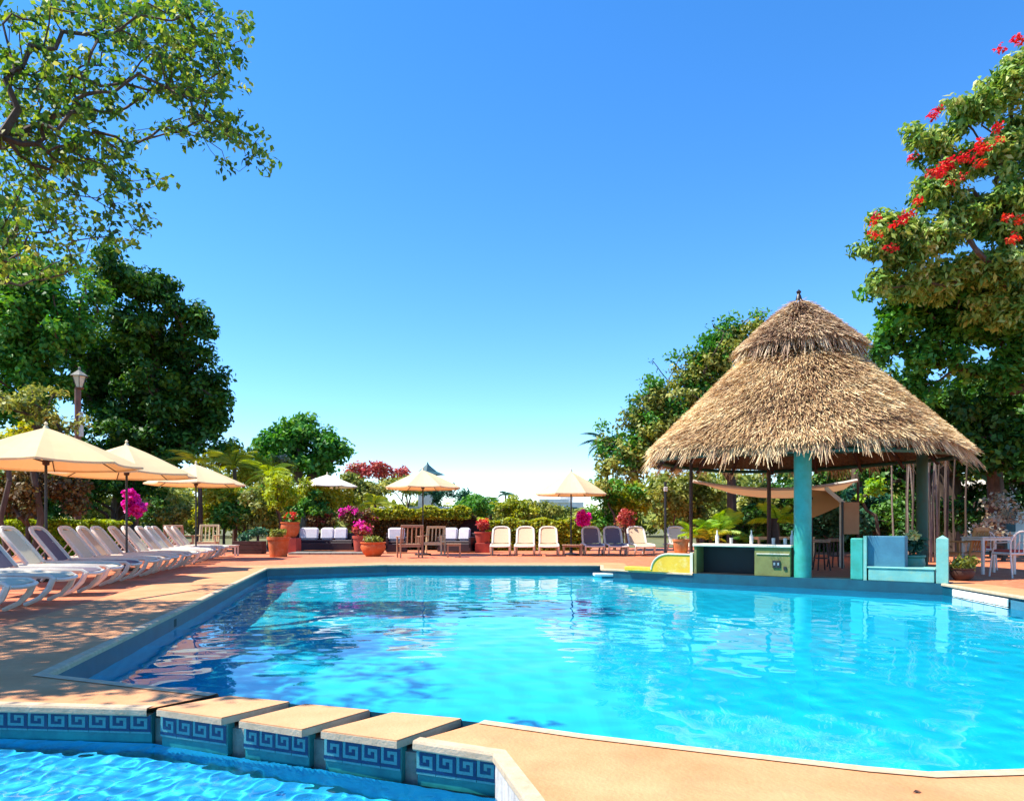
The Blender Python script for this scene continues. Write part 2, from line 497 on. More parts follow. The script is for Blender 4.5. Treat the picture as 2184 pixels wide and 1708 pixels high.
S_ = dict(kind='structure')
DK = [(-16, -6), (16, -6), (16, 31), (-16, 31)]
sheet('ground', [(-1500, -300), (1500, -300), (1500, 3000), (-1500, 3000)], [[(x * .99, y * .99) for x, y in DK]], -.012, M['ground'], **S_)
sheet('terracotta_paving', DK, [HOLE], 0, M['terracotta_tile'], **S_)
SO = [(-4.3, -5), (-4.35, 3.0), (-4.5, 5.2), (-5.7, 10.6), (-6.9, 16.6), (-3.6, 18.5), (2.9, 18.3), (2.7, 16.2), (4.2, 14.7), (7.6, 12.2), (7.75, 11.3), (7.6, 9.0), (8.5, -5)]
# pale surround; its hole is the pool outline, so the two outlines touch only under the bar
sheet('pool_surround', SO, [HOLE], .004, M['surround'], **S_)

def lip(name, poly, m, out=.03, z0=-.045, z1=.009, w=.05, closed=True):
    """rounded nosing that runs along the pool edge and overhangs it"""
    n = len(poly); mb = MB()
    P = [Vector((x, y)) for x, y in poly]
    A = sum(P[i].x * P[(i + 1) % n].y - P[(i + 1) % n].x * P[i].y for i in range(n))
    sg = 1 if A > 0 else -1
    prof = [(-w, z1), (out * .6, z1), (out, z1 - .012), (out, z0 + .01), (out * .6, z0), (-w, z0)]
    rings = []
    for i in range(n):
        e1 = (P[i] - P[i - 1]).normalized() if (closed or i > 0) else (P[1] - P[0]).normalized()
        e2 = (P[(i + 1) % n] - P[i]).normalized() if (closed or i < n - 1) else e1
        n1 = Vector((-e1.y, e1.x)) * sg; n2 = Vector((-e2.y, e2.x)) * sg
        nn = (n1 + n2).normalized(); k = 1 / max(.5, nn.dot(n1))
        rings.append([(P[i].x + nn.x * o * k, P[i].y + nn.y * o * k, z) for o, z in prof])
    q = len(prof)
    V_ = [p for r in rings for p in r]
    fs = []
    for i in range(n if closed else n - 1):
        j = (i + 1) % n
        for k in range(q - 1):
            f = (i * q + k, j * q + k, j * q + k + 1, i * q + k + 1)
            fs.append(f if sg < 0 else f[::-1])
    mb.raw(V_, fs)
    return tag(mb.build(name, m, smooth=False), kind='structure')

# nosing along the main pool except where the bar stands, and along the small basin
main_edge = [(-1.67, 3.95), (-2.99, 4.48), (-5.57, 16.0), (-3.1, 17.4), (2.19, 17.2), (2.0, 15.7), (3.63, 14.1)]
mp_ccw = MP
def open_lip(name, pts, out=.03):
    # pool interior lies on the right of the travel direction
    mb = MB(); P = [Vector(p) for p in pts]; n = len(P)
    prof = [(-.05, .009), (out * .6, .009), (out, -.002), (out, -.027), (out * .6, -.034), (-.05, -.034)]
    rings = []
    for i in range(n):
        e1 = (P[i] - P[i - 1]).normalized() if i else (P[1] - P[0]).normalized()
        e2 = (P[i + 1] - P[i]).normalized() if i < n - 1 else e1
        n1 = Vector((e1.y, -e1.x)); n2 = Vector((e2.y, -e2.x))
        nn = (n1 + n2).normalized(); k = 1 / max(.5, nn.dot(n1))
        rings.append([(P[i].x + nn.x * o * k, P[i].y + nn.y * o * k, z) for o, z in prof])
    q = len(prof)
    fs = [(i * q + k, (i + 1) * q + k, (i + 1) * q + k + 1, i * q + k + 1) for i in range(n - 1) for k in range(q - 1)]
    mb.raw([p for r in rings for p in r], fs)
    return tag(mb.build(name, M['lip']), kind='structure')
open_lip('pool_coping', main_edge)
open_lip('pool_coping', [(7.1, 11.6), (6.85, 9.3), (6.5, 7.8), (5.6, 5.8), (4.2, 4.0), (2.7, 2.95), (1.98, 2.72), (1.6, 2.69), (1.39, 2.75), (.81, 2.98), (.32, 3.18), (-.14, 3.41)], out=.022)
open_lip('basin_coping', [(-.432, 3.10), (-.07, 2.93), (.06, 2.43), (.25, 1.4), (.2, .2)], out=.012)
open_lip('basin_coping', [(-4.2, 3.85), (-2.71, 3.73), (-1.89, 3.65)], out=.012)

def walls(name, poly, z0, z1, m, closed=True, thick=None):
    mb = MB(); n = len(poly)
    for i in range(n if closed else n - 1):
        (x0, y0), (x1, y1) = poly[i], poly[(i + 1) % n]
        mb.face([(x0, y0, z0), (x1, y1, z0), (x1, y1, z1), (x0, y0, z1)])
    return tag(mb.build(name, m), kind='structure')

PD = -1.25
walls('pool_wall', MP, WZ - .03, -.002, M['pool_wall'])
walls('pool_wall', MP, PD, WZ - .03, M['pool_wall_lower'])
sheet('pool_floor', [(-6, 2.4), (7.4, 2.4), (7.4, 17.8), (-6, 17.8)], [], PD, M['pool_floor'], **S_)
BPW = [(x, y + .05) if i in (0, 1, 2) else (x, y) for i, (x, y) in enumerate(BP)]
walls('basin_wall', [BP[i] for i in (3, 4, 5, 6, 7, 8, 9, 0)], WZ - .012, -.002, M['basin_side'], closed=False)
walls('basin_wall', BPW, -.50, WZ - .012, M['pool_wall_lower'])
sheet('basin_floor', BP, [], -.40, M['basin_floor'], **S_)

# white tiled stretch of the far right pool wall, a few courses above and below the water
wt = MB()
a, b = Vector((7.06, 11.25)), Vector((6.87, 9.72))
for i in range(5):
    for j in range(2):
        p = a.lerp(b, (i + .5) / 5)
        d = (b - a).normalized(); rot = Matrix.Rotation(math.atan2(d.y, d.x), 3, 'Z')
        L_ = (b - a).length / 5 - .012
        o = MB().box((0, 0, 0), (L_, .02, .11), rot, .004).build('tile', M['white_tile'], None, loc=(p.x - .012, p.y, -.11 - j * .122))
        wt_parent = bpy.data.objects.get('white_tile_panel') or thing('white_tile_panel', 'white glazed tiles on the right pool wall beside the aqua bench', 'pool tiles', (0, 0, 0))
        o.parent = wt_parent
sk = thing('skimmer', 'dark skimmer opening in the left pool wall near the dappled deck', 'pool skimmer', (-3.73, 7.72, -.12), R(102.5))
MB().box((0, 0, 0), (.32, .012, .11), None, .003).build('frame', M['pool_wall'], sk, loc=(0, 0, 0))
MB().box((0, -.008, 0), (.27, .012, .085)).build('opening', M['black'], sk)  # solid black box, its colour stands in for the shade inside the recess
sk = dup(sk, (-5.0, 13.35, -.12), R(102.5), 'dark skimmer opening in the left pool wall near its far corner')
sk = thing('skimmer', 'dark square opening at the frame edge in the right pool wall', 'pool skimmer', (6.835, 9.48, -.13), R(-99))
MB().box((0, 0, 0), (.4, .012, .13), None, .003).build('opening', M['blue_paint'], sk)  # solid dull blue box painted in place of the shaded niche

# ---- dividing wall with greek key tiles between the small basin and the pool
U = Vector((.930, -.368, 0)); Nn = Vector((.368, .930, 0)); O0 = Vector((-1.875, 3.69, 0))
ang = math.atan2(U.y, U.x)
dv = thing('dividing_wall', 'low wall clad in blue greek key tiles between small basin and pool', 'tiled wall', (0, 0, 0))
RU = Matrix.Rotation(ang, 3, 'Z')
mbw = MB()
mbw.box(O0 + U * .98 + Nn * .145 + Vector((0, 0, -.46)), (2.03, .22, .79), RU)
mbw.build('core', M['concrete'], dv)
def seg_pts():
    return [(0.05, .49), (.60, .985), (1.075, 1.485), (1.565, 1.955)]
# one greek key repeat: 6 x 6 grid, dark meander on a pale tile, laid 1.5 mm proud
KEY = ["111110", "100010", "101010", "101110", "100000", "111111"]
def key_mesh():
    mb = MB(); mb.mi = 0
    mb.box((0, 0, 0), (.97, .10, 1.0), None, .0)
    mb.mi = 1
    c = 1 / 6.
    hh = .82 / 6
    for r, row in enumerate(KEY):
        z = .41 - (r + .5) * hh
        k = 0
        while k < 6:
            if row[k] == '1':
                k2 = k
                while k2 + 1 < 6 and row[k2 + 1] == '1': k2 += 1
                w = (k2 - k + 1) * c
                x = -.5 + k * c + w / 2
                mb.box((-x, -.058, z), (min(w, .999) * (1 if w > c * 1.1 else 1), .016, hh * (1.0)))
                k = k2 + 1
            else: k += 1
    o = mb.build('tile', [M['tile_light'], M['tile_dark']])
    return o
key0 = key_mesh(); used = [False]
def key_tile(p, rot, w, h, parent):
    if used[0]: o = key0.copy(); COL.objects.link(o)
    else: o = key0; used[0] = True
    o.parent = parent; o.location = p; o.rotation_euler = (0, 0, rot); o.scale = (w, .1, h)
for (s0, s1) in seg_pts():
    pm = MB()
    c = O0 + U * ((s0 + s1) / 2) + Nn * .025
    pm.box(c + Vector((0, 0, -.115)), (s1 - s0, .05, .166), RU, .004)
    pm.build('panel', M['tile_green'], dv)
    n = max(3, round((s1 - s0) / .108)); w = (s1 - s0) / n
    for i in range(n):
        p = O0 + U * (s0 + w * (i + .5)) + Nn * (-.004)
        key_tile(Vector((p.x, p.y, -.087)), ang, w, .108, dv)
# the wall left of the slots follows the deck edge
lf = [Vector((-4.2, 3.90, 0)), Vector((-2.71, 3.78, 0)), Vector((-1.90, 3.705, 0))]
for a, b in zip(lf[:-1], lf[1:]):
    d = (b - a); L_ = d.length; d.normalize(); an = math.atan2(d.y, d.x); nn = Vector((-d.y, d.x, 0))
    c = (a + b) / 2 + nn * .03
    MB().box(c + Vector((0, 0, -.118)), (L_, .05, .166), Matrix.Rotation(an, 3, 'Z')).build('panel', M['tile_green'], dv)
    n = round(L_ / .125); w = L_ / n
    for i in range(n):
        p = a + d * w * (i + .5) + nn * .001
        key_tile(Vector((p.x, p.y, -.089)), an, w, .104, dv)

# stepping slabs that bridge the slots
SL = [([(-1.84, 3.64), (-1.433, 3.467), (-1.195, 3.79), (-1.58, 3.925)], 'peach paving slab left of the stepping row, next to the dappled deck'),
      ([(-1.33, 3.425), (-.978, 3.27), (-.73, 3.62), (-1.10, 3.745)], 'peach paving slab in the middle of the three stepping slabs'),
      ([(-.885, 3.255), (-.508, 3.10), (-.245, 3.46), (-.608, 3.575)], 'peach paving slab right of the stepping row, next to the near deck')]
for q, lab in SL:
    cx = sum(p[0] for p in q) / 4; cyy = sum(p[1] for p in q) / 4
    pl = [(x - cx, y - cyy) for x, y in q]
    t = thing('stepping_slab', lab, 'paving slab', (cx, cyy, -.028), group='slabs bridging the basin and the pool')
    MB().prism([(x * .985, y * .985) for x, y in pl], .0, .035).build('slab_top', M['slab'], t)
    MB().prism([(x * 1.0, y * 1.0) for x, y in pl], -.002, .029).build('edge', M['lip'], t)

# ---- water
def water_mat(name, tint, tint2, bs, sc, kbright=1.0):
    m, t, out = new_mat(name)
    N = t.nodes; L = t.links
    tc = N.new('ShaderNodeTexCoord')
    mp = N.new('ShaderNodeMapping'); mp.inputs['Scale'].default_value = (1, .55, 1); mp.inputs['Rotation'].default_value = (0, 0, .12)
    L.new(tc.outputs['Object'], mp.inputs[0])
    n1 = N.new('ShaderNodeTexNoise'); n1.inputs['Scale'].default_value = sc; n1.inputs['Detail'].default_value = 3; n1.inputs['Roughness'].default_value = .5; n1.inputs['Distortion'].default_value = .6
    n2 = N.new('ShaderNodeTexNoise'); n2.inputs['Scale'].default_value = sc * .22; n2.inputs['Detail'].default_value = 2
    L.new(mp.outputs[0], n1.inputs['Vector']); L.new(mp.outputs[0], n2.inputs['Vector'])
    ad = N.new('ShaderNodeMath'); ad.operation = 'MULTIPLY_ADD'; ad.inputs[1].default_value = 3.0
    L.new(n2.outputs['Fac'], ad.inputs[0]); L.new(n1.outputs['Fac'], ad.inputs[2])
    b = N.new('ShaderNodeBump'); b.inputs['Strength'].default_value = 1.0; b.inputs['Distance'].default_value = bs
    L.new(ad.outputs[0], b.inputs['Height'])
    fr = N.new('ShaderNodeFresnel'); fr.inputs[0].default_value = 1.33; L.new(b.outputs[0], fr.inputs['Normal'])
    mx = N.new('ShaderNodeBsdfGlass'); mx.inputs['IOR'].default_value = 1.33; mx.inputs['Roughness'].default_value = 0.0
    mx.inputs['Color'].default_value = (*tint, 1)
    L.new(mx.outputs[0], out.inputs[0])
    return m
M['water'] = water_mat('pool_water', (.80, .98, 1.0), None, .002, 22)
def rippled(name, poly, cell, waves, seed, m):
    """water surface as real small waves on a fine grid"""
    px = [p[0] for p in poly]; py = [p[1] for p in poly]
    xs = np.arange(min(px), max(px) + cell, cell); ys = np.arange(min(py), max(py) + cell, cell)
    X, Y = np.meshgrid(xs, ys)
    Z = np.zeros_like(X)
    r = np.random.default_rng(seed)
    for n, lo, hi, slope in waves:
        for k in range(n):
            th = r.uniform(0, 2 * PI); wl = r.uniform(lo, hi); kk = 2 * PI / wl
            a = slope / kk / math.sqrt(n)
            Z += a * np.sin(kk * (X * math.cos(th) + Y * math.sin(th)) + r.uniform(0, 6.3) + 1.1 * np.sin(X * r.uniform(.6, 1.6) + k) + 1.1 * np.sin(Y * r.uniform(.6, 1.6) + 2 * k))
    nx, ny = len(xs), len(ys)
    c = np.zeros_like(X, bool); j = len(poly) - 1
    for i in range(len(poly)):
        xi, yi = poly[i]; xj, yj = poly[j]
        c ^= ((yi > Y) != (yj > Y)) & (X < (xj - xi) * (Y - yi) / (yj - yi + 1e-12) + xi); j = i
    cl = c[:-1, :-1] | c[1:, :-1] | c[:-1, 1:] | c[1:, 1:]
    jj, ii = np.nonzero(cl)
    v0 = jj * nx + ii
    F_ = np.stack([v0, v0 + 1, v0 + 1 + nx, v0 + nx], 1)
    us = np.unique(F_); remap = np.zeros(nx * ny, int); remap[us] = np.arange(len(us))
    P = np.stack([X.ravel(), Y.ravel(), Z.ravel()], 1)[us]
    F_ = remap[F_].astype(np.int32)
    me = bpy.data.meshes.new(name)
    me.vertices.add(len(P)); me.vertices.foreach_set('co', P.astype(np.float32).ravel())
    me.loops.add(F_.size); me.loops.foreach_set('vertex_index', F_.ravel())
    me.polygons.add(len(F_)); me.polygons.foreach_set('loop_start', np.arange(0, F_.size, 4, dtype=np.int32)); me.polygons.foreach_set('loop_total', np.full(len(F_), 4, dtype=np.int32))
    me.update(calc_edges=True)
    me.polygons.foreach_set('use_smooth', [True] * len(F_))
    me.materials.append(m)
    o = bpy.data.objects.new(name, me); COL.objects.link(o); o.location = (0, 0, WZ)
    return tag(o, kind='structure')
M['basin_water'] = water_mat('basin_water', (.86, .98, 1.0), None, .003, 9)
rippled('pool_water', MP, .045, [(14, .7, 1.6, .009), (18, .18, .5, .021)], 4, M['water'])
rippled('basin_water', BP, .013, [(8, .4, .9, .02), (24, .06, .15, .15)], 5, M['basin_water'])
# sunlight refracted by the water surface (manifold caustics)
sun.cycles.is_caustics_light = True
for nm in ('pool_water', 'basin_water'): bpy.data.objects[nm].cycles.is_caustics_caster = True
for nm in ('pool_floor', 'pool_wall', 'pool_wall.001', 'basin_floor', 'basin_wall', 'basin_wall.001'): bpy.data.objects[nm].cycles.is_caustics_receiver = True

# ================================================================ palapa
PC = Vector((6.32, 15.5, 0)); PR = 3.28; APX = 5.95
def eave_z(phi):         # the eave hangs a little lower towards the pool
    return 2.44 - .13 * max(0, -math.sin(phi)) ** 2 + .03 * math.sin(3 * phi)
def roof_z(r, phi):
    """main cone height at radius r"""
    e = eave_z(phi); t = 1 - r / PR
    return e + (5.72 - e) * t + .07 * math.sin(4 * phi + 1) * (1 - t) + .0 * math.sin(PI * t)
pal = thing('palapa', 'round thatched roof with a cap tier on a teal column beside the pool', 'thatched shelter', PC)
def cone_core(name, r0, r1, zf, m):
    mb = MB(); n = 48; rr = np.linspace(r0, r1, 9)
    vs_ = []
    for r in rr:
        for k in range(n):
            ph = 2 * PI * k / n
            vs_.append((r * math.cos(ph), r * math.sin(ph), zf(r, ph)))
    fs = [(i * n + k, i * n + (k + 1) % n, (i + 1) * n + (k + 1) % n, (i + 1) * n + k) for i in range(len(rr) - 1) for k in range(n)]
    mb.raw(vs_, fs)
    # underside 12 cm below
    k0 = len(mb.v)
    mb.raw([(x, y, z - .12) for x, y, z in vs_], [f[::-1] for f in fs])
    e = (len(rr) - 1) * n
    for k in range(n):
        k2 = (k + 1) % n
        mb.f.append((e + k, e + k2, k0 + e + k2, k0 + e + k)); mb.m.append(0)
    return mb.build(name, m, pal, smooth=True)
cone_core('roof_layer', .15, PR - .15, lambda r, p: roof_z(r, p) - .05, M['straw_core'])
CR, CZ = 1.30, 4.78
def cap_z(r): return APX - (APX - CZ) * (r / CR) ** 1.08
cone_core('cap_layer', .02, CR - .08, lambda r, p: cap_z(r) - .05, M['straw_core'])
def blades(n, rmin, rmax, zf, Lr, Wr, lift, hang, seed, power=.5, eave=False):
    r_ = np.random.default_rng(seed)
    ph = r_.random(n) * 2 * PI
    r0 = np.sqrt(rmin ** 2 + (rmax ** 2 - rmin ** 2) * r_.random(n))
    L_ = r_.uniform(*Lr, n); W_ = r_.uniform(*Wr, n)
    out = np.zeros((n, 4, 3)); 
    for i in range(n):
        a, b = ph[i], r0[i]
        z = zf(b, a)
        z2 = zf(b + .1, a)
        sl = Vector((.1, 0, z2 - z)).normalized()
        dr = sl.x; dz = sl.z
        jit = r_.normal() * .26
        c, s_ = math.cos(a), math.sin(a)
        rad = Vector((c, s_, 0)); tan = Vector((-s_, c, 0))
        d = (rad * dr + Vector((0, 0, dz)) + tan * jit).normalized()
        nn = (rad * -dz + Vector((0, 0, dr)))
        p0 = rad * b + Vector((0, 0, z)) + nn * r_.uniform(0, .02)
        l = L_[i] * (1 + (.35 * math.sin(a * 23) + .25 * math.sin(a * 61 + 1) if hang else 0))
        if hang:
            d = (d + Vector((0, 0, -hang * r_.uniform(.3, 1)))).normalized()
        p1 = p0 + d * l + nn * (lift * r_.uniform(.2, 1.2))
        tw = (tan + nn * r_.normal() * .5).normalized()
        w = W_[i]
        out[i, 0] = p0 - tw * w * .5; out[i, 1] = p0 + tw * w * .5
        out[i, 2] = p1 + tw * w * .22; out[i, 3] = p1 - tw * w * .22
    cl = .5 + .25 * np.sin(ph * 7 + r0 * 3) * np.sin(r0 * 9 + ph * 3)
    cl = cl + .18 * np.sin(ph * 2.3 + 1) + .12 * np.sin(ph * 5 + r0 * 4)
    return out, np.clip(.45 * cl + .55 * r_.random(n), 0, 1) * 1.25 - .08
P1, t1 = blades(62000, .8, PR - .2, roof_z, (.12, .36), (.009, .026), .11, 0, 1)
P2, t2 = blades(11000, PR - .45, PR - .12, roof_z, (.10, .42), (.008, .022), .0, .6, 2)
tag(quads_object('thatch', np.concatenate([P1, P2]), np.concatenate([t1, t2]), LM['straw'], pal), kind='stuff')
P1, t1 = blades(13000, .04, CR - .1, lambda r, p: cap_z(r), (.12, .36), (.009, .026), .10, 0, 3)
P2, t2 = blades(2400, CR - .34, CR - .06, lambda r, p: cap_z(r), (.18, .48), (.009, .026), .0, 1.1, 4)
tag(quads_object('cap_thatch', np.concatenate([P1, P2]), np.concatenate([t1, t2]), LM['straw_old'], pal), kind='stuff')
MB().lathe([(.0, .0), (.07, .02), (.05, .1), (.03, .14), (.055, .19), (.0, .25)], 10, (0, 0, APX - .03)).build('finial', M['dark_metal'], pal, smooth=True)
# frame under the roof
rb = MB(); n = 28; rbr = 2.38
for k in range(n):
    a0, a1 = 2 * PI * k / n, 2 * PI * (k + 1) / n
    z = 2.80
    rb.tube([(rbr * math.cos(a0), rbr * math.sin(a0), z), (rbr * math.cos(a1), rbr * math.sin(a1), z)], .085, 8)
rb.build('ring_beam', M['green_beam'], pal)
outer = MB()
for k in range(40):
    a0, a1 = 2 * PI * k / 40, 2 * PI * (k + 1) / 40
    outer.tube([((PR - .25) * math.cos(a0), (PR - .25) * math.sin(a0), eave_z(a0) - .03), ((PR - .25) * math.cos(a1), (PR - .25) * math.sin(a1), eave_z(a1) - .03)], .045, 6)
outer.build('eave_pole', M['green_beam'], pal)
raf = MB().tube([(.15, 0, 5.45), (1.6, 0, 4.0), (PR - .2, 0, 2.32)], .045, 6).build('rafter', M['wood_dark'], pal)
for k in range(1, 18):
    o = raf.copy(); COL.objects.link(o); o.rotation_euler = (0, 0, 2 * PI * k / 18)
fc = V(1712, 1228, 13.3)
def column(x, y, top=2.8, r=.155, mm='teal_paint'):
    o = MB().lathe([(0, -.02), (r, -.02), (r, top), (0, top)], 24).build('column', M[mm], pal, smooth=True, loc=(x - PC.x, y - PC.y, 0))
    return o
column(5.39, 13.04, 2.62)
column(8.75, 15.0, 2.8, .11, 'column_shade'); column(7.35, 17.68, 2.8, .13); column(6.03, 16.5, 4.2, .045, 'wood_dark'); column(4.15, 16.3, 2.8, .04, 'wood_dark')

# ================================================================ swim-up bar
B0 = Vector((3.63, 14.1, 0)); BU = Vector((.811, -.585, 0)); BN = Vector((.585, .811, 0)); BR = Matrix.Rotation(math.atan2(BU.y, BU.x), 3, 'Z')
def bp(s, dpt, z): return B0 + BU * s + BN * dpt + Vector((0, 0, z))
def bbox(mb, s0, s1, d0, d1, z0, z1, bev=0.0):
    return mb.box(bp((s0 + s1) / 2, (d0 + d1) / 2, (z0 + z1) / 2), (s1 - s0, d1 - d0, z1 - z0), BR, bev)
# plinth that closes the pool edge under the bar
tag(bbox(MB(), -.02, 4.40, .0, .5, -.16, .006).build('bar_plinth', M['pool_wall']), kind='structure')
bar = thing('swim_up_bar', 'olive counter with a dark opening under the thatched roof', 'bar counter', (0, 0, 0))
bbox(MB(), -.02, 1.88, .02, .62, .55, .60, .01).build('countertop', M['ivory'], bar)
bbox(MB(), 1.20, 1.86, .05, .55, .006, .549, .01).build('front_panel', M['olive'], bar)
bbox(MB(), -.0, .05, .05, .55, .006, .549, .0).build('side_panel', M['olive'], bar)
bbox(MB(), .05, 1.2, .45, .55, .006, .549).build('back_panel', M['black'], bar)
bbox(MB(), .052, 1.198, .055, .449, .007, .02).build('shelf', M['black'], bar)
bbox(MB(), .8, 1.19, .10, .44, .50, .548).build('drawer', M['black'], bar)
bbox(MB(), 1.24, 1.84, .035, .049, .42, .44).build('trim', M['ivory'], bar)
sp = bbox(MB(), 1.54, 1.68, .03, .049, .17, .31, .003).build('socket_plate', M['dark_metal'], bar)
bbox(MB(), 1.56, 1.59, .024, .0295, .22, .27).build('socket', M['steel'], sp); bbox(MB(), 1.63, 1.66, .024, .0295, .22, .27).build('socket', M['steel'], sp)
bbox(MB(), 1.74, 1.79, .03, .049, .14, .20).build('switch', M['dark_metal'], bar)
yw = thing('yellow_wall', 'bright yellow rounded end wall with ivory edge beside the bar opening', 'low wall', (0, 0, 0))
mb = MB(); prof = []
for k in range(9):
    a = PI - PI / 2 * k / 8
    prof.append((-.55 + .38 * math.cos(a) + .0, .05 + .33 * math.sin(a)))
prof = [(-.93, .006)] + prof + [(-.02, .38), (-.02, .006)]
def bprism(pr, d0, d1):
    mb = MB(); n = len(pr)
    P = [bp(s, d0, z) for s, z in pr] + [bp(s, d1, z) for s, z in pr]
    return mb.raw(P, [tuple(range(n - 1, -1, -1)), tuple(range(n, 2 * n))] + [(i, (i + 1) % n, n + (i + 1) % n, n + i) for i in range(n)])
bprism(prof, .05, .55).build('body', M['yellow'], yw)
bbox(MB(), -.08, -.022, .035, .56, .0065, .42).build('edge_post', M['ivory'], yw)
mb = MB()
mb.tube([bp(s, .05, z) for s, z in prof[1:-1]], .018, 6); mb.build('edge_trim', M['ivory'], yw)
bbox(MB(), -1.55, -.93, .05, .30, .006, .09, .01).build('low_kerb', M['yellow'], yw)
# right half of the bar
bs = thing('bar_side_wall', 'dark teal block between the bar gap and the blue box', 'low wall', (0, 0, 0))
bbox(MB(), 2.88, 3.08, .05, .6, .006, .74, .015).build('body', M['teal_paint'], bs)
bl = thing('blue_wall', 'dull blue painted square wall standing behind the aqua bench', 'low wall', (0, 0, 0))
bbox(MB(), 3.09, 3.14, .03, .6, .006, .78).build('edge', M['aqua_paint'], bl)
bbox(MB(), 3.142, 3.72, .12, .5, .24, .78, .01).build('body', M['blue_paint'], bl)
be = thing('aqua_bench', 'low aqua painted bench box at the pool edge under the roof', 'bench', (0, 0, 0))
bbox(MB(), 3.17, 4.16, .02, .5, .0065, .22, .01).build('body', M['aqua_paint'], be)
bbox(MB(), 3.15, 4.18, .005, .52, .221, .25, .008).build('top', M['aqua_paint'], be)
po = thing('aqua_post', 'short pale aqua post with a pointed top at the pool edge', 'post', (0, 0, 0))
mb = MB(); c0 = 4.27
bbox(mb, c0 - .085, c0 + .085, .02, .2, .0065, .74)
P = [bp(c0 - .085, .02, .742), bp(c0 + .085, .02, .742), bp(c0 + .085, .2, .742), bp(c0 - .085, .2, .742), bp(c0, .11, .80)]
mb.raw(P, [(0, 1, 4), (1, 2, 4), (2, 3, 4), (3, 0, 4), (3, 2, 1, 0)])
mb.build('shaft', M['aqua_paint'], po)
# things on and behind the bar
def lathe_thing(name, label, cat, prof, m, loc, n=16, group=None, part='body'):
    t = thing(name, label, cat, loc, group=group)
    MB().lathe(prof, n).build(part, m, t, smooth=True)
    return t
lathe_thing('tall_vase', 'tall dark vase standing behind the bar counter', 'vase', [(0, 0), (.11, 0), (.13, .1), (.10, .5), (.075, .62), (.10, .70), (.09, .70), (.0, .6)], M['wood_dark'], V(1650, 1122, 16.6) * 1 - Vector((0, 0, .95 - .44)))

# ================================================================ furniture
def make_lounger(sling, label):
    t = thing('sun_lounger', label, 'sun lounger', group='sun loungers around the pool')
    rs = M['resin']
    fr = MB()
    for s in (-1, 1):
        y = .30 * s
        fr.tube([(-.03, y, .31), (-.10, y, .35), (-.5, y, .365), (-1.15, y, .365), (-1.6, y, .345), (-1.9, y, .33)], [.022, .03, .032, .032, .028, .024], 6)
    fr.tube([(-.03, -.30, .31), (.0, -.15, .30), (.01, 0, .30), (.0, .15, .30), (-.03, .30, .31)], .028, 6)
    fr.tube([(-1.9, -.30, .33), (-1.9, .30, .33)], .022, 6)
    fr.tube([(-1.12, -.30, .35), (-1.12, .30, .35)], .02, 6)
    fr.build('frame', rs, t, smooth=True)
    for s in (-1, 1):
        y = .30 * s
        MB().tube([(-.05, y, .32), (-.10, y, .20), (-.20, y, .09), (-.36, y, .012)], [.035, .036, .03, .028], 6).build('leg', rs, t, smooth=True)
        MB().tube([(-1.30, y, .36), (-1.42, y, .2), (-1.58, y, .012)], [.034, .032, .026], 6).build('leg', rs, t, smooth=True)
        w = MB(); n = 12
        w.tube([(-1.72, y * 1.03 - .018, .08), (-1.72, y * 1.03 + .018, .08)], .08, 12)
        w.build('wheel', rs, t)
    # sling surfaces
    def sheet_(pts, hw, sag, name, m):
        mb = MB(); ny = 6; V_ = []
        for (x, z) in pts:
            for j in range(ny + 1):
                u = j / ny * 2 - 1
                V_.append((x, hw * u, z - sag * (1 - u * u)))
        n = len(pts)
        fs = [(i * (ny + 1) + j, i * (ny + 1) + j + 1, (i + 1) * (ny + 1) + j + 1, (i + 1) * (ny + 1) + j) for i in range(n - 1) for j in range(ny)]
        mb.raw(V_, fs)
        k = len(V_)
        mb.raw([(a, b, c - .008) for a, b, c in V_], [f[::-1] for f in fs])
        return mb.build(name, m, t, smooth=True)
    sheet_([(-.05, .335), (-.12, .362), (-.4, .372), (-.8, .372), (-1.13, .378)], .285, .012, 'seat_sling', sling)
    an = R(53); L_ = .68
    def bk(u, off=0): return (-1.14 - u * L_ * math.cos(an) - off * math.sin(an), .385 + u * L_ * math.sin(an) - off * math.cos(an))
    sheet_([bk(u) for u in (.03, .3, .6, .94)], .245, .015, 'back_sling', sling)
    bf = MB(); pts = []
    for (u, y) in ((0, -.285), (.5, -.285), (.85, -.27), (.97, -.20), (1.0, -.08), (1.0, .08), (.97, .20), (.85, .27), (.5, .285), (0, .285)):
        x, z = bk(u); pts.append((x, y, z))
    bf.tube(pts, .036, 6)
    bf.build('back_frame', rs, t, smooth=True)
    x, z = bk(.55)
    for sy in (-.2, .2): MB().tube([(x, sy, z), (-1.62, sy, .36)], .012, 5).build('prop', rs, t)
    return t
lg = {'tan': None, 'grey': None, 'cream': None}
def lounger(kind, loc, rz, label, grp):
    if lg[kind] is None:
        o = make_lounger(M['sling_' + kind], label); lg[kind] = o
        o.location = loc; o.rotation_euler = (0, 0, rz); o['group'] = grp
        return o
    return dup(lg[kind], loc, rz, label, grp)
ys = [7.65, 8.75, 9.85, 10.95, 12.0, 13.15, 13.98, 14.8, 15.75, 16.65, 17.55, 18.45, 19.35, 20.75, 21.65]
kd = ['cream', 'cream', 'grey', 'cream', 'grey', 'cream', 'tan', 'cream', 'tan', 'cream', 'tan', 'cream', 'tan', 'cream', 'cream']
ordn = ['nearest', 'second', 'third', 'fourth', 'fifth', 'sixth', 'seventh', 'eighth', 'ninth', 'tenth', 'eleventh', 'twelfth', 'thirteenth', 'fourteenth', 'farthest']
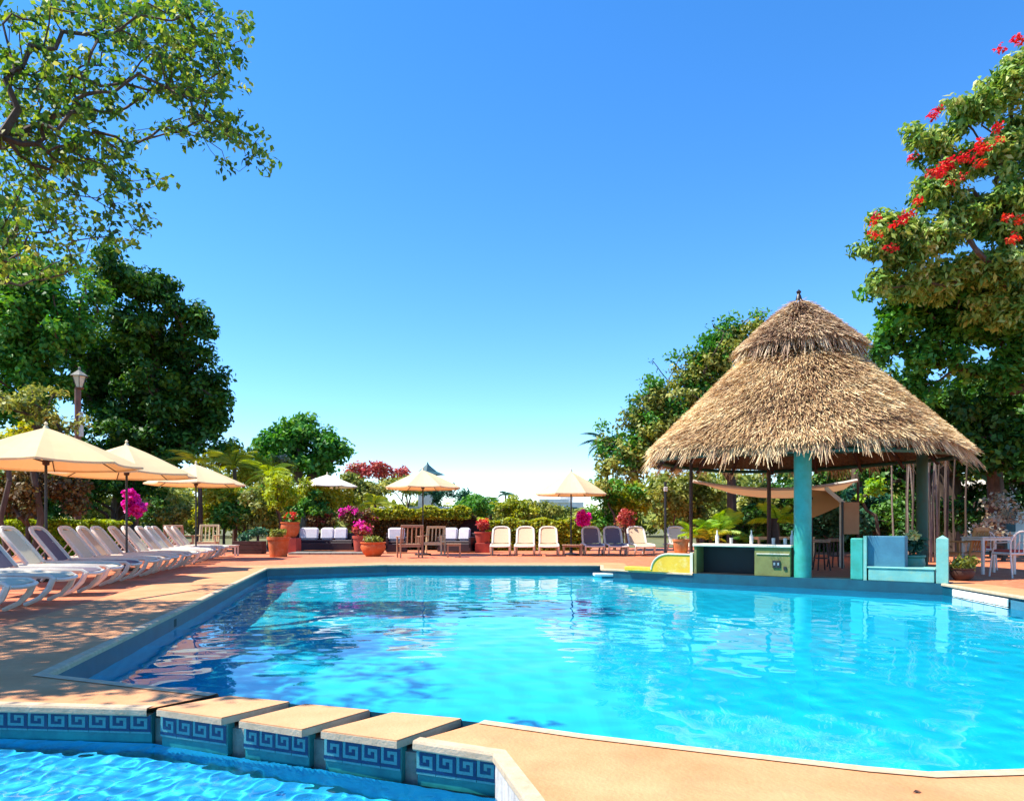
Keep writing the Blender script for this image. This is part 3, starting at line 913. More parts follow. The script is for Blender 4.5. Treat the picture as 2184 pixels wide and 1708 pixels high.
for i, (y, k) in enumerate(zip(ys, kd)):
    x = -5.25 - (y - 7.6) * .2467 + random.uniform(-.06, .06)
    seat = {'grey': 'dark grey', 'cream': 'cream', 'tan': 'tan'}[k]
    where = ' by the dappled deck' if i == 0 else ''
    lounger(k, (x, y, 0), R(13 + random.uniform(-2.5, 2.5)), f'{ordn[i]} lounger of the left row, {seat} sling in cream frame{where}', 'sun loungers in the left row')
far = [(1068, 'tan', 'leftmost of three tan sun loungers facing the pool at the far edge'),
       (1117, 'tan', 'middle of three tan sun loungers facing the pool at the far edge'),
       (1167, 'tan', 'tan sun lounger left of the small table under the far right umbrella'),
       (1260, 'grey', 'dark grey sun lounger right of the small table at the far edge'),
       (1308, 'grey', 'dark grey sun lounger beside the tan one near the yellow wall'),
       (1362, 'tan', 'tan sun lounger right of the two dark grey ones at the far edge'),
       (1452, 'cream', 'cream sun lounger half hidden behind the pot on the yellow wall')]
for vx, k, lab in far:
    y = 22.3 + random.uniform(-.15, .2)
    lounger(k, ((vx - CX) / FPX * (y + 1.3), y, 0), R(-90 + random.uniform(-3, 3) + (4 if vx > 1350 else 0)), lab, 'sun loungers along the far edge')

# parasols -------------------------------------------------------
def make_umbrella(Rr, ztop, zrim, m, label, loc, rz=0, sub=4):
    t = thing('parasol', label, 'parasol', loc, rz, 'cream parasols around the pool')
    hh = ztop - zrim
    def pt(k, u):
        a = 2 * PI * k / 8 + PI / 8
        z = ztop - hh * (u ** 1.12)
        return Vector((Rr * u * math.cos(a), Rr * u * math.sin(a), z))
    mb = MB()
    for k in range(8):
        rows = []
        for i in range(sub + 1):
            u = .02 + .98 * i / sub
            p, q = pt(k, u), pt(k + 1, u)
            row = []
            for j in range(sub + 1):
                w = j / sub; x = p.lerp(q, w)
                x.z -= .055 * u * 4 * w * (1 - w) * (Rr / 1.5)
                if i == sub: 
                    inw = .06 * 4 * w * (1 - w); x.x *= 1 - inw; x.y *= 1 - inw; x.z += inw * hh * .9
                row.append(x)
            rows.append(row)
        V_ = [x for r in rows for x in r]; n = sub + 1
        mb.raw(V_, [(i * n + j, (i + 1) * n + j, (i + 1) * n + j + 1, i * n + j + 1) for i in range(sub) for j in range(sub)])
        # hem
        h = [x - Vector((0, 0, .035)) for x in rows[-1]]
        for j in range(sub): mb.face([rows[-1][j], h[j], h[j + 1], rows[-1][j + 1]])
    mb.build('canopy', m, t)
    MB().tube([(0, 0, .04), (0, 0, ztop - .02)], .024, 8).build('pole', M['dark_metal'], t, smooth=True)
    MB().lathe([(0, 0), (.05, 0), (.035, .04), (.02, .06), (.035, .09), (0, .13)], 8, (0, 0, ztop - .02)).build('finial', M['sling_cream'], t, smooth=True)
    MB().lathe([(0, 0), (.27, 0), (.27, .05), (.06, .08), (.045, .28), (0, .28)], 16).build('base', M['dark_metal'], t, smooth=True)
    zs = ztop - .55 * hh - .25
    rib = None
    for k in range(8):
        a = 2 * PI * k / 8 + PI / 8
        e = Vector((Rr * .985, 0, zrim - .03)); c = Vector((.03, 0, ztop - .06))
        mid = Vector((Rr * .52, 0, ztop - hh * .5 - .035))
        if rib is None:
            rib = MB().tube([c, mid, e], .011, 5).build('rib', M['wood_dark'], t); r0 = rib
            st = MB().tube([(.03, 0, zs), mid], .010, 5).build('strut', M['wood_dark'], rib); s0 = st
        else:
            rib = r0.copy(); COL.objects.link(rib); rib.parent = t
            st = s0.copy(); COL.objects.link(st); st.parent = rib
        rib.rotation_euler = (0, 0, a)
    MB().lathe([(.03, zs - .06), (.055, zs - .05), (.055, zs + .03), (.03, zs + .04)], 10).build('hub', M['wood_dark'], t)
    return t
def ux(vx, d): return (vx - CX) / FPX * d
make_umbrella(1.50, 2.66, 2.03, M['canvas'], 'nearest and largest cream parasol, cut by the left frame edge', (ux(98, 12.2), 12.2, 0), .1)
make_umbrella(1.42, 2.70, 2.06, M['canvas'], 'second cream parasol of the left row, with the magenta flowers below', (ux(270, 15.1), 15.1, 0), .25)
make_umbrella(1.35, 2.72, 2.16, M['canvas'], 'third cream parasol of the left row, before the bright bamboo', (ux(418, 20.17), 20.17, 0), .05)
make_umbrella(1.30, 3.12, 2.62, M['canvas_white'], 'small white parasol behind the shrubs above the dark sofa', (ux(698, 29.6), 29.6, 0), .3)
make_umbrella(1.30, 2.80, 2.22, M['canvas'], 'cream parasol over the two wooden armchairs at the far edge', (ux(902, 23.2), 23.2, 0), .15)
make_umbrella(1.24, 2.76, 2.0, M['canvas'], 'cream parasol standing alone between the far tan and grey loungers', (ux(1218, 23.2), 23.2, 0), -.1)

# pots and potted plants ----------------------------------------
def pot_prof(r, h, kind):
    if kind == 'round':
        return [(0, 0), (r * .55, 0), (r * .82, h * .25), (r, h * .62), (r * .92, h * .88), (r * 1.02, h * .93), (r * 1.02, h), (r * .86, h), (r * .84, h * .8), (0, h * .8)]
    return [(0, 0), (r * .78, 0), (r * .9, h * .5), (r * .96, h * .84), (r * 1.06, h * .86), (r * 1.06, h), (r * .9, h), (r * .88, h * .86), (0, h * .86)]
def potted(label, loc, r, h, kind, pm, lm, pr, ph, per, L, W, cat='potted plant', flowers=None, grp=None, nclump=7, sphere=False):
    t = thing('potted_plant', label, cat, loc, group=grp)
    MB().lathe(pot_prof(r, h, kind), 22).build('pot', pm, t, smooth=True)
    MB().lathe([(0, h * .85), (r * .87, h * .85)], 16).build('soil', M['soil'], t)
    C = []
    for k in range(nclump):
        a = 2 * PI * k / nclump; q = pr * .55 * (.4 + .6 * random.random())
        C.append((q * math.cos(a), q * math.sin(a), h + ph * random.uniform(.15, .75)))
    P, tone = leaf_quads(np.array(C), pr * .45, per, L, W, up=.3, droop=-.3)
    quads_object('foliage', P, tone, LM[lm], t)
    if flowers:
        P, tone = leaf_quads(np.array([(c[0], c[1], c[2] + ph * .25) for c in C[::2]]), pr * .4, flowers[1], L * .6, W * .9)
        quads_object('blossom', P, tone, LM[flowers[0]], t)
    return t
def gp(vx, d, z=0.0): return (ux(vx, d), d, z)
potted('large terracotta pot of pale succulents left of the dark sofa', gp(594, 21.9), .33, .62, 'tall', M['terracotta'], 'olive', .34, .25, 40, .12, .06)
potted('squat round terracotta pot of succulents right of the dark sofa', gp(796, 22.3), .40, .45, 'round', M['terracotta'], 'olive', .36, .16, 40, .12, .06)
potted('terracotta pot standing on top of the yellow wall', tuple(bp(-.38, .3, .381)), .165, .30, 'tall', M['terracotta'], 'olive', .12, .05, 10, .05, .03)
potted('orange pot with red flowers raised behind the large terracotta pot', gp(619, 25, .55), .33, .55, 'round', M['terracotta'], 'vivid', .34, .3, 30, .14, .06, flowers=('red', 60))
MB_st = thing('plant_stand', 'low brick plinth under the orange pot of red flowers', 'plinth', gp(619, 25)); MB().box((0, 0, .27), (.6, .6, .54), None, .01).build('block', M['red_pot'], MB_st)
potted('red pot with red flowers left of the three tan loungers', gp(1030, 25.5, .35), .30, .40, 'tall', M['red_pot'], 'crimson', .36, .5, 40, .14, .06, flowers=('red', 50))
st = thing('plant_stand', 'low red plinth under the pot left of the tan loungers', 'plinth', gp(1030, 25.5)); MB().box((0, 0, .172), (.55, .55, .344), None, .01).build('block', M['red_pot'], st)
potted('red flower pot between the dark sofa and the squat terracotta pot', gp(770, 24.5), .28, .62, 'tall', M['red_pot'], 'crimson', .5, .5, 50, .14, .08, flowers=('magenta', 30))
potted('white flower pot of shade plants left of the magenta bougainvillea', gp(345, 24.5), .25, .45, 'tall', M['ivory'], 'bluegreen', .4, .4, 40, .16, .07)
potted('leafy potted plant in shade between the aqua post and wooden chair', gp(2052, 12.35), .20, .22, 'round', M['wood_dark'], 'olive', .30, .18, 45, .12, .05)
# plant with a big pale bloom behind the bench
t = thing('flowering_plant', 'plant with one large pale yellow bloom behind the aqua bench', 'flowering plant', gp(1940, 13.0))
MB().lathe(pot_prof(.26, .42, 'round'), 20).build('pot', M['teal_paint'], t, smooth=True)
P, tone = leaf_quads(np.array([(0, 0, .55), (.12, 0, .62), (-.15, .05, .6)]), .2, 60, .16, .07); quads_object('foliage', P, tone, LM['bluegreen'], t)
P, tone = leaf_quads(np.array([(0.0, -.12, .78)]), .12, 60, .13, .07); quads_object('blossom', P, tone, LM['cream_petal'], t)
MB().tube([(0, 0, .4), (0, -.06, .7)], .012, 5).build('stem', M['wood_dark'], t)

# timber planter boxes
def planter(label, loc, sx, sy, sz, m, lm, per=60, L=.16, W=.08, ph=.4):
    t = thing('planter_box', label, 'planter', loc)
    for k in range(3):
        z = sz / 3 * (k + .5)
        MB().box((0, -sy / 2, z), (sx, .03, sz / 3 - .012), None, .004).build('plank', m, t)
    MB().box((0, .02, sz / 2), (sx - .04, sy - .03, sz - .02)).build('body', m, t)
    nC = max(4, int(sx / .22)); C = [(random.uniform(-sx / 2, sx / 2) * .9, random.uniform(-sy, sy) * .3, sz + random.uniform(.05, ph)) for _ in range(nC)]
    P, tone = leaf_quads(np.array(C), .22, per, L, W); quads_object('foliage', P, tone, LM[lm], t)
    return t
planter('dark brown planter box full of leaves left of the terracotta pot', gp(533, 24.2), 1.0, .5, .45, M['wood_dark'], 'bluegreen')

# armchairs ------------------------------------------------------
def armchair(label, loc, rz, m, w=.62, h=.95, slats=5, cat='armchair', cushion=None):
    """front faces local -Y"""
    t = thing('armchair', label, cat, loc, rz, 'wooden armchairs on the terrace')
    hw = w / 2
    for sx in (-1, 1):
        MB().box((sx * hw, -.26, .31), (.05, .05, .62), None, .006).build('leg', m, t)
        MB().tube([(sx * hw, .24, 0), (sx * hw, .26, .42), (sx * hw * .96, .36, h)], .028, 6).build('leg', m, t)
        MB().box((sx * hw, -.02, .635), (.075, .62, .03), None, .008).build('armrest', m, t)
    for sy in (-.26, .24): MB().box((0, sy, .36), (w, .03, .07)).build('seat_rail', m, t)
    for k in range(5):
        MB().box((0, -.22 + k * .11, .41), (w - .04, .085, .02), None, .004).build('seat_slat', m, t)
    for k in range(slats):
        x = -hw + .06 + (w - .12) * k / (slats - 1)
        MB().tube([(x, .265, .45), (x * .97, .35, h - .06)], .022, 4).build('back_slat', m, t)
    MB().box((0, .355, h - .03), (w, .03, .08), None, .008).build('top_rail', m, t)
    if cushion:
        MB().box((0, -.02, .46), (w - .08, .5, .08), None, .03).build('cushion', cushion, t)
    return t
armchair('weathered wooden armchair at the far pool edge, nearer of the pair', gp(874, 21.3), R(-160), M['wood'], .66, .98)
armchair('pale wooden armchair behind the weathered one at the far pool edge', gp(925, 23.6), R(-8), M['wood_pale'], .64, .95)
armchair('brown wooden armchair facing away beyond the left lounger row', gp(382, 23.4), R(175), M['wood'], .66, .98)
armchair('pale slatted armchair beyond the end of the left lounger row', gp(442, 24.5), R(10), M['wood_pale'], .64, 1.0)
armchair('honey coloured wooden armchair behind the shaded potted plant', gp(2056, 14.6), R(205), M['orange_wood'], .46, .92)
def table(label, loc, rz, sx, sy, h, m, cat='side table', name='side_table', n=4):
    t = thing(name, label, cat, loc, rz)
    w = sx / n
    for k in range(n):
        MB().box((-sx / 2 + w * (k + .5), 0, h - .012), (w - .008, sy, .024), None, .004).build('plank', m, t)
    for a in (-1, 1):
        for b in (-1, 1):
            MB().box((a * (sx / 2 - .04), b * (sy / 2 - .04), (h - .026) / 2), (.045, .045, h - .026)).build('leg', m, t)
    MB().box((0, 0, h - .05), (sx - .06, sy - .06, .045)).build('apron', m, t)
    return t
table('small pale table under the lone far right parasol', gp(1220, 22.6), 0, .62, .5, .36, M['wood'])
table('small low table beside the armchair pair at the far edge', gp(968, 21.6), .1, .45, .45, .42, M['wood'])
table('small white side table at the far end of the left lounger row', gp(490, 22.6), .1, .5, .4, .35, M['resin'])
table('long pale garden table among the greenery behind the bar', gp(1668, 19.5), .05, 1.6, .6, .66, M['wood_pale'], 'garden table', 'garden_table', 6)
table('white garden table between the honey chair and the white chairs', gp(2108, 14.2), .1, .75, .6, .74, M['resin'], 'garden table', 'garden_table', 5)
def wire_chair(label, loc, rz):
    t = thing('garden_chair', label, 'garden chair', loc, rz, 'white framed chairs on the right terrace')
    f = MB()
    pts = []
    for k in range(13):
        a = PI * k / 12
        pts.append((-.23 * math.cos(a), .2 + .03 * math.sin(a), .62 + .24 * math.sin(a)))
    f.tube([(-.23, .2, .42)] + pts + [(.23, .2, .42)], .016, 6)
    f.build('back_frame', M['resin'], t, smooth=True)
    for x in (-.14, -.05, .05, .14):
        MB().tube([(x, .2, .44), (x, .22, .80)], .010, 5).build('back_bar', M['resin'], t)
    for sx in (-1, 1):
        MB().tube([(sx * .23, -.2, .42), (sx * .25, -.24, 0)], .016, 6).build('leg', M['resin'], t)
        MB().tube([(sx * .23, .2, .42), (sx * .25, .26, 0)], .016, 6).build('leg', M['resin'], t)
        MB().tube([(sx * .24, .2, .66), (sx * .25, -.1, .64), (sx * .24, -.2, .42)], .014, 6).build('armrest', M['resin'], t, smooth=True)
    MB().box((0, 0, .44), (.46, .44, .05), None, .02).build('seat', M['resin'], t)
    MB().box((0, -.02, .49), (.42, .40, .05), None, .02).build('cushion', M['red_pot'], t)
    return t
wire_chair('white framed chair with dark red seat at the right frame edge', gp(2158, 13.2), R(190))
wire_chair('white framed chair behind the garden table on the right terrace', gp(2095, 15.6), R(150))

# dark sofa with white cushions
def sofa(label, loc, rz, w, cush, dp=.85):
    t = thing('sofa', label, 'sofa', loc, rz, 'dark wicker daybeds with white cushions')
    MB().box((0, 0, .19), (w, dp, .30), None, .02).build('base', M['wicker'], t)
    MB().box((0, 0, .385), (w - .1, dp - .08, .08), None, .03).build('seat_cushion', M['wicker'], t)
    MB().box((0, dp / 2 - .04, .50), (w, .08, .40), None, .02).build('back', M['wicker'], t)
    for sx in (-1, 1): MB().box((sx * (w / 2 - .04), 0, .36), (.08, dp, .42), None, .02).build('armrest', M['wicker'], t)
    for x, cw in cush:
        MB().box((x, dp / 2 - .20, .66), (cw, .16, .48), Matrix.Rotation(R(-14), 3, 'X'), .06).build('cushion', M['cushion'], t)
    return t
sofa('long dark wicker sofa with three white back cushions', gp(690, 27.2), 0, 2.5, [(-.62, .72), (.1, .5), (.62, .5)])
sofa('dark wicker daybed with white cushions right of the armchairs', gp(975, 25.6), R(-12), 1.25, [(-.3, .5), (.22, .42)])
sofa('small wicker seat with white cushions left of the weathered armchair', gp(846, 25.2), R(10), .75, [(0, .6)])
# rattan pod
pod = thing('rattan_pod', 'dark round rattan shelter behind the right wicker daybed', 'daybed shelter', gp(1005, 26.6))
mb = MB(); V_ = []; n1, n2 = 14, 7
for i in range(n2 + 1):
    for j in range(n1 + 1):
        th = PI * .5 * i / n2; ph = PI * j / n1 * 1.1 - .15
        V_.append((.62 * math.cos(ph) * math.cos(th * .95), .5 * math.sin(ph) * math.cos(th * .95), 1.22 * math.sin(th) ** .8))
fs = [(i * (n1 + 1) + j, i * (n1 + 1) + j + 1, (i + 1) * (n1 + 1) + j + 1, (i + 1) * (n1 + 1) + j) for i in range(n2) for j in range(n1)]
mb.raw(V_, fs).build('shell', M['wicker'], pod, smooth=True)
MB().box((0, 0, .15), (1.1, .8, .3), None, .05).build('base', M['wicker'], pod)

# light stone step in front of the sofa
st = thing('stone_step', 'row of pale grey stone slabs in front of the dark sofa', 'stone step', gp(715, 24.0))
for k in range(4):
    MB().box((-1.2 + k * .72 + .1, 0, .035), (.70, 1.0, .07), None, .008).build('slab', M['concrete'], st)

# lamp post
lp = thing('lamp_post', 'brown lamp post with a lantern on top behind the left parasols', 'lamp post', gp(166, 24))
px = 24 / FPX
ztop = .95 + (1122 - 830) * px
MB().tube([(0, 0, 0), (0, 0, .8), (0, 0, ztop)], [.14, .11, .10], 10).build('post', M['lamp_post'], lp, smooth=True)
MB().box((.12, -.02, .95 + (1122 - 905) * px), (.12, .10, .85), None, .01).build('box', M['resin'], lp)
MB().lathe([(0, 0), (.13, 0), (.15, .05), (.0, .05)], 8, (.05, 0, ztop)).build('collar', M['lamp_post'], lp)
MB().lathe([(.10, 0), (.22, .38), (0, .38)], 6, (.05, 0, ztop + .05)).build('lantern_glass', M['ivory'], lp)
for k in range(6):
    a = 2 * PI * k / 6
    MB().tube([(.05 + .105 * math.cos(a), .105 * math.sin(a), ztop + .05), (.05 + .23 * math.cos(a), .23 * math.sin(a), ztop + .43)], .012, 4).build('lantern_bar', M['dark_metal'], lp)
MB().lathe([(.30, 0), (.28, .03), (.10, .17), (.04, .22), (.05, .30), (0, .34)], 6, (.05, 0, ztop + .43)).build('lantern_roof', M['concrete'], lp)
# slim dark post left of the palapa
sp_ = thing('slim_post', 'slim dark post with a white fitting left of the bar', 'post', gp(1419, 19))
MB().tube([(0, 0, 0), (0, 0, 2.15)], .035, 8).build('shaft', M['dark_metal'], sp_)
MB().box((0, -.05, 1.95), (.10, .06, .12), None, .01).build('fitting', M['resin'], sp_)

# canvas shades behind the bar
def cloth(name, pts, m, parent, sag=.12, n=8):
    a, b, c, d = (Vector(p) for p in pts)
    mb = MB(); V_ = []
    for i in range(n + 1):
        for j in range(n + 1):
            u, v = i / n, j / n
            p = a.lerp(b, u).lerp(d.lerp(c, u), v)
            p.z -= sag * 4 * u * (1 - u) 
            V_.append(p)
    return mb.raw(V_, [(i * (n + 1) + j, i * (n + 1) + j + 1, (i + 1) * (n + 1) + j + 1, (i + 1) * (n + 1) + j) for i in range(n) for j in range(n)]).build(name, m, parent, smooth=True)
sh = thing('shade_sail', 'faded beige shade sail stretched behind the teal column', 'shade sail', (0, 0, 0))
cloth('canvas', [V(1478, 1026, 18.3), V(1828, 1024, 18.3), V(1800, 1044, 23), V(1560, 1052, 23)], M['canvas_pink'], sh, .22)
mb = MB()
for k in range(12):
    u0, u1 = k / 12, (k + 1) / 12
    a, b = V(1478, 1026, 18.28), V(1828, 1024, 18.28)
    p, q = a.lerp(b, u0), a.lerp(b, u1); p.z -= .88 * u0 * (1 - u0); q.z -= .88 * u1 * (1 - u1)
    mb.tube([p, q], .045, 5)
mb.build('hem', M['canvas_white'], sh)
MB().tube([(V(1828, 1024, 18.3).x + .05, 18.35, 0), (V(1828, 1024, 18.3).x + .05, 18.35, 2.2)], .03, 6).build('pole', M['wood_dark'], sh)
aw = thing('awning', 'tan orange canvas awning with a white edge right of the teal column', 'awning', (0, 0, 0))
cloth('canvas', [V(1722, 1042, 17.2), V(1770, 1046, 17.2), V(1800, 1074, 16.2), V(1722, 1108, 17.0)], M['canvas_orange'], aw, .02)
MB().box(V(1785, 1061, 16.0), (.70, .04, .09), Matrix.Rotation(R(40), 3, 'Y'), .01).build('edge_board', M['canvas_white'], aw)
MB().tube([V(1795, 1075, 16.1), (V(1795, 1075, 16.1).x, 16.1, 0)], .05, 8).build('post', M['ivory'], aw, smooth=True)
MB().tube([V(1731, 1060, 17.1), (V(1731, 1060, 17.1).x, 17.1, 0)], .03, 8).build('post', M['wood_dark'], aw, smooth=True)
bo = thing('notice_board', 'plain tan board on a dark post right of the awning', 'board', gp(1816, 15.8))
MB().box((0, 0, 1.13), (.34, .03, .72), None, .006).build('panel', M['board'], bo)
MB().tube([(-.19, .03, 0), (-.19, .03, 1.5)], .025, 6).build('post', M['dark_metal'], bo)
# stools behind the bar gap
def stool(label, loc):
    t = thing('bar_stool', label, 'bar stool', loc, group='stools behind the bar')
    MB().lathe([(0, .60), (.17, .60), (.18, .64), (.15, .67), (0, .67)], 14).build('seat', M['wood'], t, smooth=True)
    for k in range(4):
        a = PI / 4 + PI / 2 * k
        MB().tube([(.10 * math.cos(a), .10 * math.sin(a), .60), (.19 * math.cos(a), .19 * math.sin(a), 0)], .018, 5).build('leg', M['wood_dark'], t)
    MB().lathe([(.155, .25), (.17, .25), (.17, .27), (.155, .27)], 14).build('foot_ring', M['dark_metal'], t)
stool('wooden stool seen through the bar gap, nearer to the teal column', gp(1752, 15.2)); stool('wooden stool seen through the bar gap, nearer to the teal block', gp(1782, 16.4))
def glassware(label, loc, kind):
    if kind == 'bottle': pr = [(0, 0), (.035, 0), (.037, .15), (.014, .20), (.014, .27), (0, .27)]
    else: pr = [(0, 0), (.03, 0), (.036, .12), (.032, .12), (.028, .01), (0, .01)]
    t = thing(kind, label, kind, loc); MB().lathe(pr, 10).build('body', M['lamp_glass'], t, smooth=True); return t
glassware('clear glass standing on the counter left of the teal column', tuple(bp(1.70, .3, .601)), 'glass')
glassware('clear glass standing on the counter above the olive panel', tuple(bp(1.45, .42, .601)), 'glass')
glassware('pale bottle on the counter close to the teal column', tuple(bp(1.80, .4, .601)), 'bottle')
for k, (s_, d_, kd_, lb) in enumerate([(.35, .4, 'bottle', 'pale bottle at the left end of the counter above the dark opening'), (.62, .45, 'glass', 'clear glass above the middle of the dark opening'),
        (1.05, .35, 'bottle', 'pale bottle on the counter where the olive panel begins')]):
    glassware(lb, tuple(bp(s_, d_, .601)), kd_)
# small white step at the far pool corner
ws = thing('pool_step', 'small white step at the notch in the far pool edge', 'pool step', (2.02, 15.72, -.12))
MB().box((0, -.1, 0), (.42, .3, .06), None, .01).build('tread', M['white_tile'], ws); MB().box((.12, .0, .07), (.12, .12, .08), None, .01).build('block', M['white_tile'], ws)
# leaf lying on the near deck
lf_ = thing('fallen_leaf', 'small dry leaf lying on the near peach deck', 'leaf', (1.44, 2.50, .007), .3)
MB().raw([(-.02, 0, .0), (0, -.008, .004), (.02, 0, .0), (0, .008, .005)], [(0, 1, 2, 3)]).build('blade', M['wood_dark'], lf_)

# ================================================================ buildings in the distance
def P3(vx, vy, d): return V(vx, vy, d)
ho = thing('garden_pavilion', 'low white pavilion with a dark opening behind the middle parasol', 'pavilion', gp(905, 40))
s_ = 40 / FPX
MB().box((0, 0, .86), (3.6, 3, 1.7), None).build('wall', M['white_wall'], ho)
MB().box((0, -.4, 1.86), (4.2, 4.2, .26), None, .03).build('roof', M['white_wall'], ho)
for x in (-1.2, 0, 1.2): MB().box((x, -1.51, 1.25), (1.05, .03, .75)).build('window', M['black'], ho)
tw = thing('pointed_roof', 'dark pointed roof rising behind the middle parasol', 'roof', gp(912, 46))
mb = MB(); n = 4; z0, z1 = 4.3, .95 + (1122 - 984) * 46 / FPX
prof = [(1.15, z0), (.62, z0 + .22), (.28, z0 + .5), (.08, z1 - .2), (0, z1)]
mb.lathe(prof, 4).build('roof', M['roof_teal'], tw)
mb = MB(); mb.box((0, 0, z0 / 2), (1.1, 1.1, z0)).build('wall', M['white_wall'], tw)
hs = thing('white_house', 'white house far behind the lone parasol above the hedge', 'house', gp(1185, 95))
w = 110 / FPX * 95
MB().box((0, 0, 1.9), (w, 6, 4.4), None).build('wall', M['white_wall'], hs)
MB().box((-.4, 0, 4.25), (w * .55, 6.4, .5), None).build('roof', M['white_wall'], hs)
MB().box((w * .2, 0, 4.4), (w * .25, 3, .9), None).build('upper_wall', M['white_wall'], hs)
for x in (-2.3, -.8, .8, 2.3): MB().box((x, -3.02, 3.0), (.7, .04, .9)).build('window', M['roof_teal'], hs)
h2 = thing('white_house', 'bright white house wall glimpsed through the dark leaves at the right edge', 'house', gp(2150, 27))
MB().box((0, 0, 1.25), (2.6, 2, 2.5)).build('wall', M['white_wall'], h2)
MB().box((0, 0, 2.6), (3.0, 2.4, .18)).build('roof', M['white_wall'], h2)
for x in (-.7, .5): MB().box((x, -1.02, 1.2), (.5, .03, .9)).build('window', M['roof_teal'], h2)

# ================================================================ trees and shrubs
# --- the tree that hangs over the left deck: leaf density read off in 40-pixel cells
DEN = ["546667888865000", "311248887888510", "455312589988710", "686532138997300", "767764324976200", "787885331584000", "788873101588510",
       "788775410025740", "578676410000331", "577526523000000", "257412620000000", "546621630000000", "563245240000000", "764332100000000", "764310000000000"]
C = []
r_ = np.random.default_rng(21)
for j, row in enumerate(DEN):
    for i, ch in enumerate(row):
        k = int(ch) * .75
        k = int(k) + (r_.random() < k % 1)
        for _ in range(k):
            C.append(np.array(V(i * 40 + r_.uniform(-4, 44), j * 40 + r_.uniform(-4, 44), r_.uniform(9.6, 11.4))))
C.append(np.array(V(577, 342, 10.4)))
vis = np.array(C)
# crown continues left of the frame and over the deck
n = 680
off = np.stack([r_.uniform(-12.5, -6.1, n), r_.uniform(4.0, 8.6, n), r_.uniform(4.4, 7.6, n)], 1)
off = np.concatenate([off, np.stack([r_.uniform(-7.4, -3.6, 150), r_.uniform(3.75, 4.8, 150), r_.uniform(4.0, 5.6, 150)], 1)])
k = off[:, 0] / off[:, 1] * FPX + CX
off = off[(k < 10)]
base = (-11.0, 8.5, 0)
t = thing('overhanging_tree', 'tall tree whose leafy branches hang in from the upper left corner', 'tree', base)
b0 = np.array(base)
P1, t1 = leaf_quads(vis - b0, .175, 14, .112, .068, up=.5, droop=.6)
P2, t2 = leaf_quads(off - b0, .36, 40, .13, .075, up=.5, droop=.5)
quads_object('crown', np.concatenate([P1, P2]), np.concatenate([t1, t2]), LM['mixed'], t)
sel = np.concatenate([vis, off[::3]]) - b0
limb_mesh(sel, (0, 0, -.1), .105, np.array([.4, .2, 3.4]), rmin=.003, n=5, wob=.14).build('trunk', M['bark'], t, smooth=True)

# --- left background
C = lobes([(255, 610, 75, 55, 30), (325, 620, 60, 60, 31), (300, 700, 110, 85, 31), (425, 685, 28, 42, 31), (395, 750, 60, 80, 32), (445, 820, 50, 55, 32), (462, 895, 38, 45, 32),
           (330, 860, 130, 100, 32), (400, 900, 80, 70, 33), (290, 800, 130, 110, 34), (200, 780, 110, 120, 32), (270, 960, 190, 75, 32), (455, 950, 50, 20, 31)], .62, 2.2)
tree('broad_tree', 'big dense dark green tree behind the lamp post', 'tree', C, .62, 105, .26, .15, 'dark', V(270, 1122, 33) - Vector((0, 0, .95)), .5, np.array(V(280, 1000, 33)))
C = lobes([(60, 630, 100, 80, 26), (110, 570, 70, 40, 26.5, .7), (30, 760, 80, 100, 26), (140, 720, 60, 80, 26), (80, 800, 90, 60, 26), (10, 560, 80, 60, 26, .8), (20, 670, 80, 80, 25.5), (70, 720, 70, 80, 26), (0, 470, 60, 50, 26.5, .5), (20, 850, 80, 60, 26), (190, 640, 40, 50, 27, .7)], .55, 2.2)
tree('broad_tree', 'vivid green tree at the left edge in front of the big dark tree', 'tree', C, .52, 90, .22, .13, 'vivid', V(60, 1122, 27) - Vector((0, 0, .95)), .35, np.array(V(70, 950, 27)))
C = lobes([(70, 870, 85, 45, 21.5, .8), (135, 900, 45, 50, 21.5, .6), (20, 860, 50, 40, 21.5, .6)], .35, 1.3)
tree('shrub', 'tall pale olive shrub above the nearest parasol at left', 'shrub', C, .33, 50, .16, .10, 'olive', V(70, 1122, 21.5) - Vector((0, 0, .95)), .09)
C = lobes([(20, 930, 60, 35, 20.5)], .3, 1.6)
tree('shrub', 'yellow green shrub top peeking over the nearest parasol', 'shrub', C, .28, 60, .14, .09, 'yellow', V(20, 1122, 20.5) - Vector((0, 0, .95)), .07)
C = lobes([(50, 1045, 110, 60, 22), (150, 1060, 50, 45, 22, .8)], .35, 1.6)
tree('shrub', 'brownish shaded shrub under the nearest parasol', 'shrub', C, .34, 80, .16, .09, 'brown', V(60, 1122, 22) - Vector((0, 0, .95)), .07)
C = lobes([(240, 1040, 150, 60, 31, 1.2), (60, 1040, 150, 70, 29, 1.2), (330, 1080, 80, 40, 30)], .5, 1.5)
tree('shrub', 'mass of dark shaded shrubs below the big dark tree', 'shrub', C, .5, 90, .22, .12, 'dark', V(240, 1122, 31) - Vector((0, 0, .95)), .1)

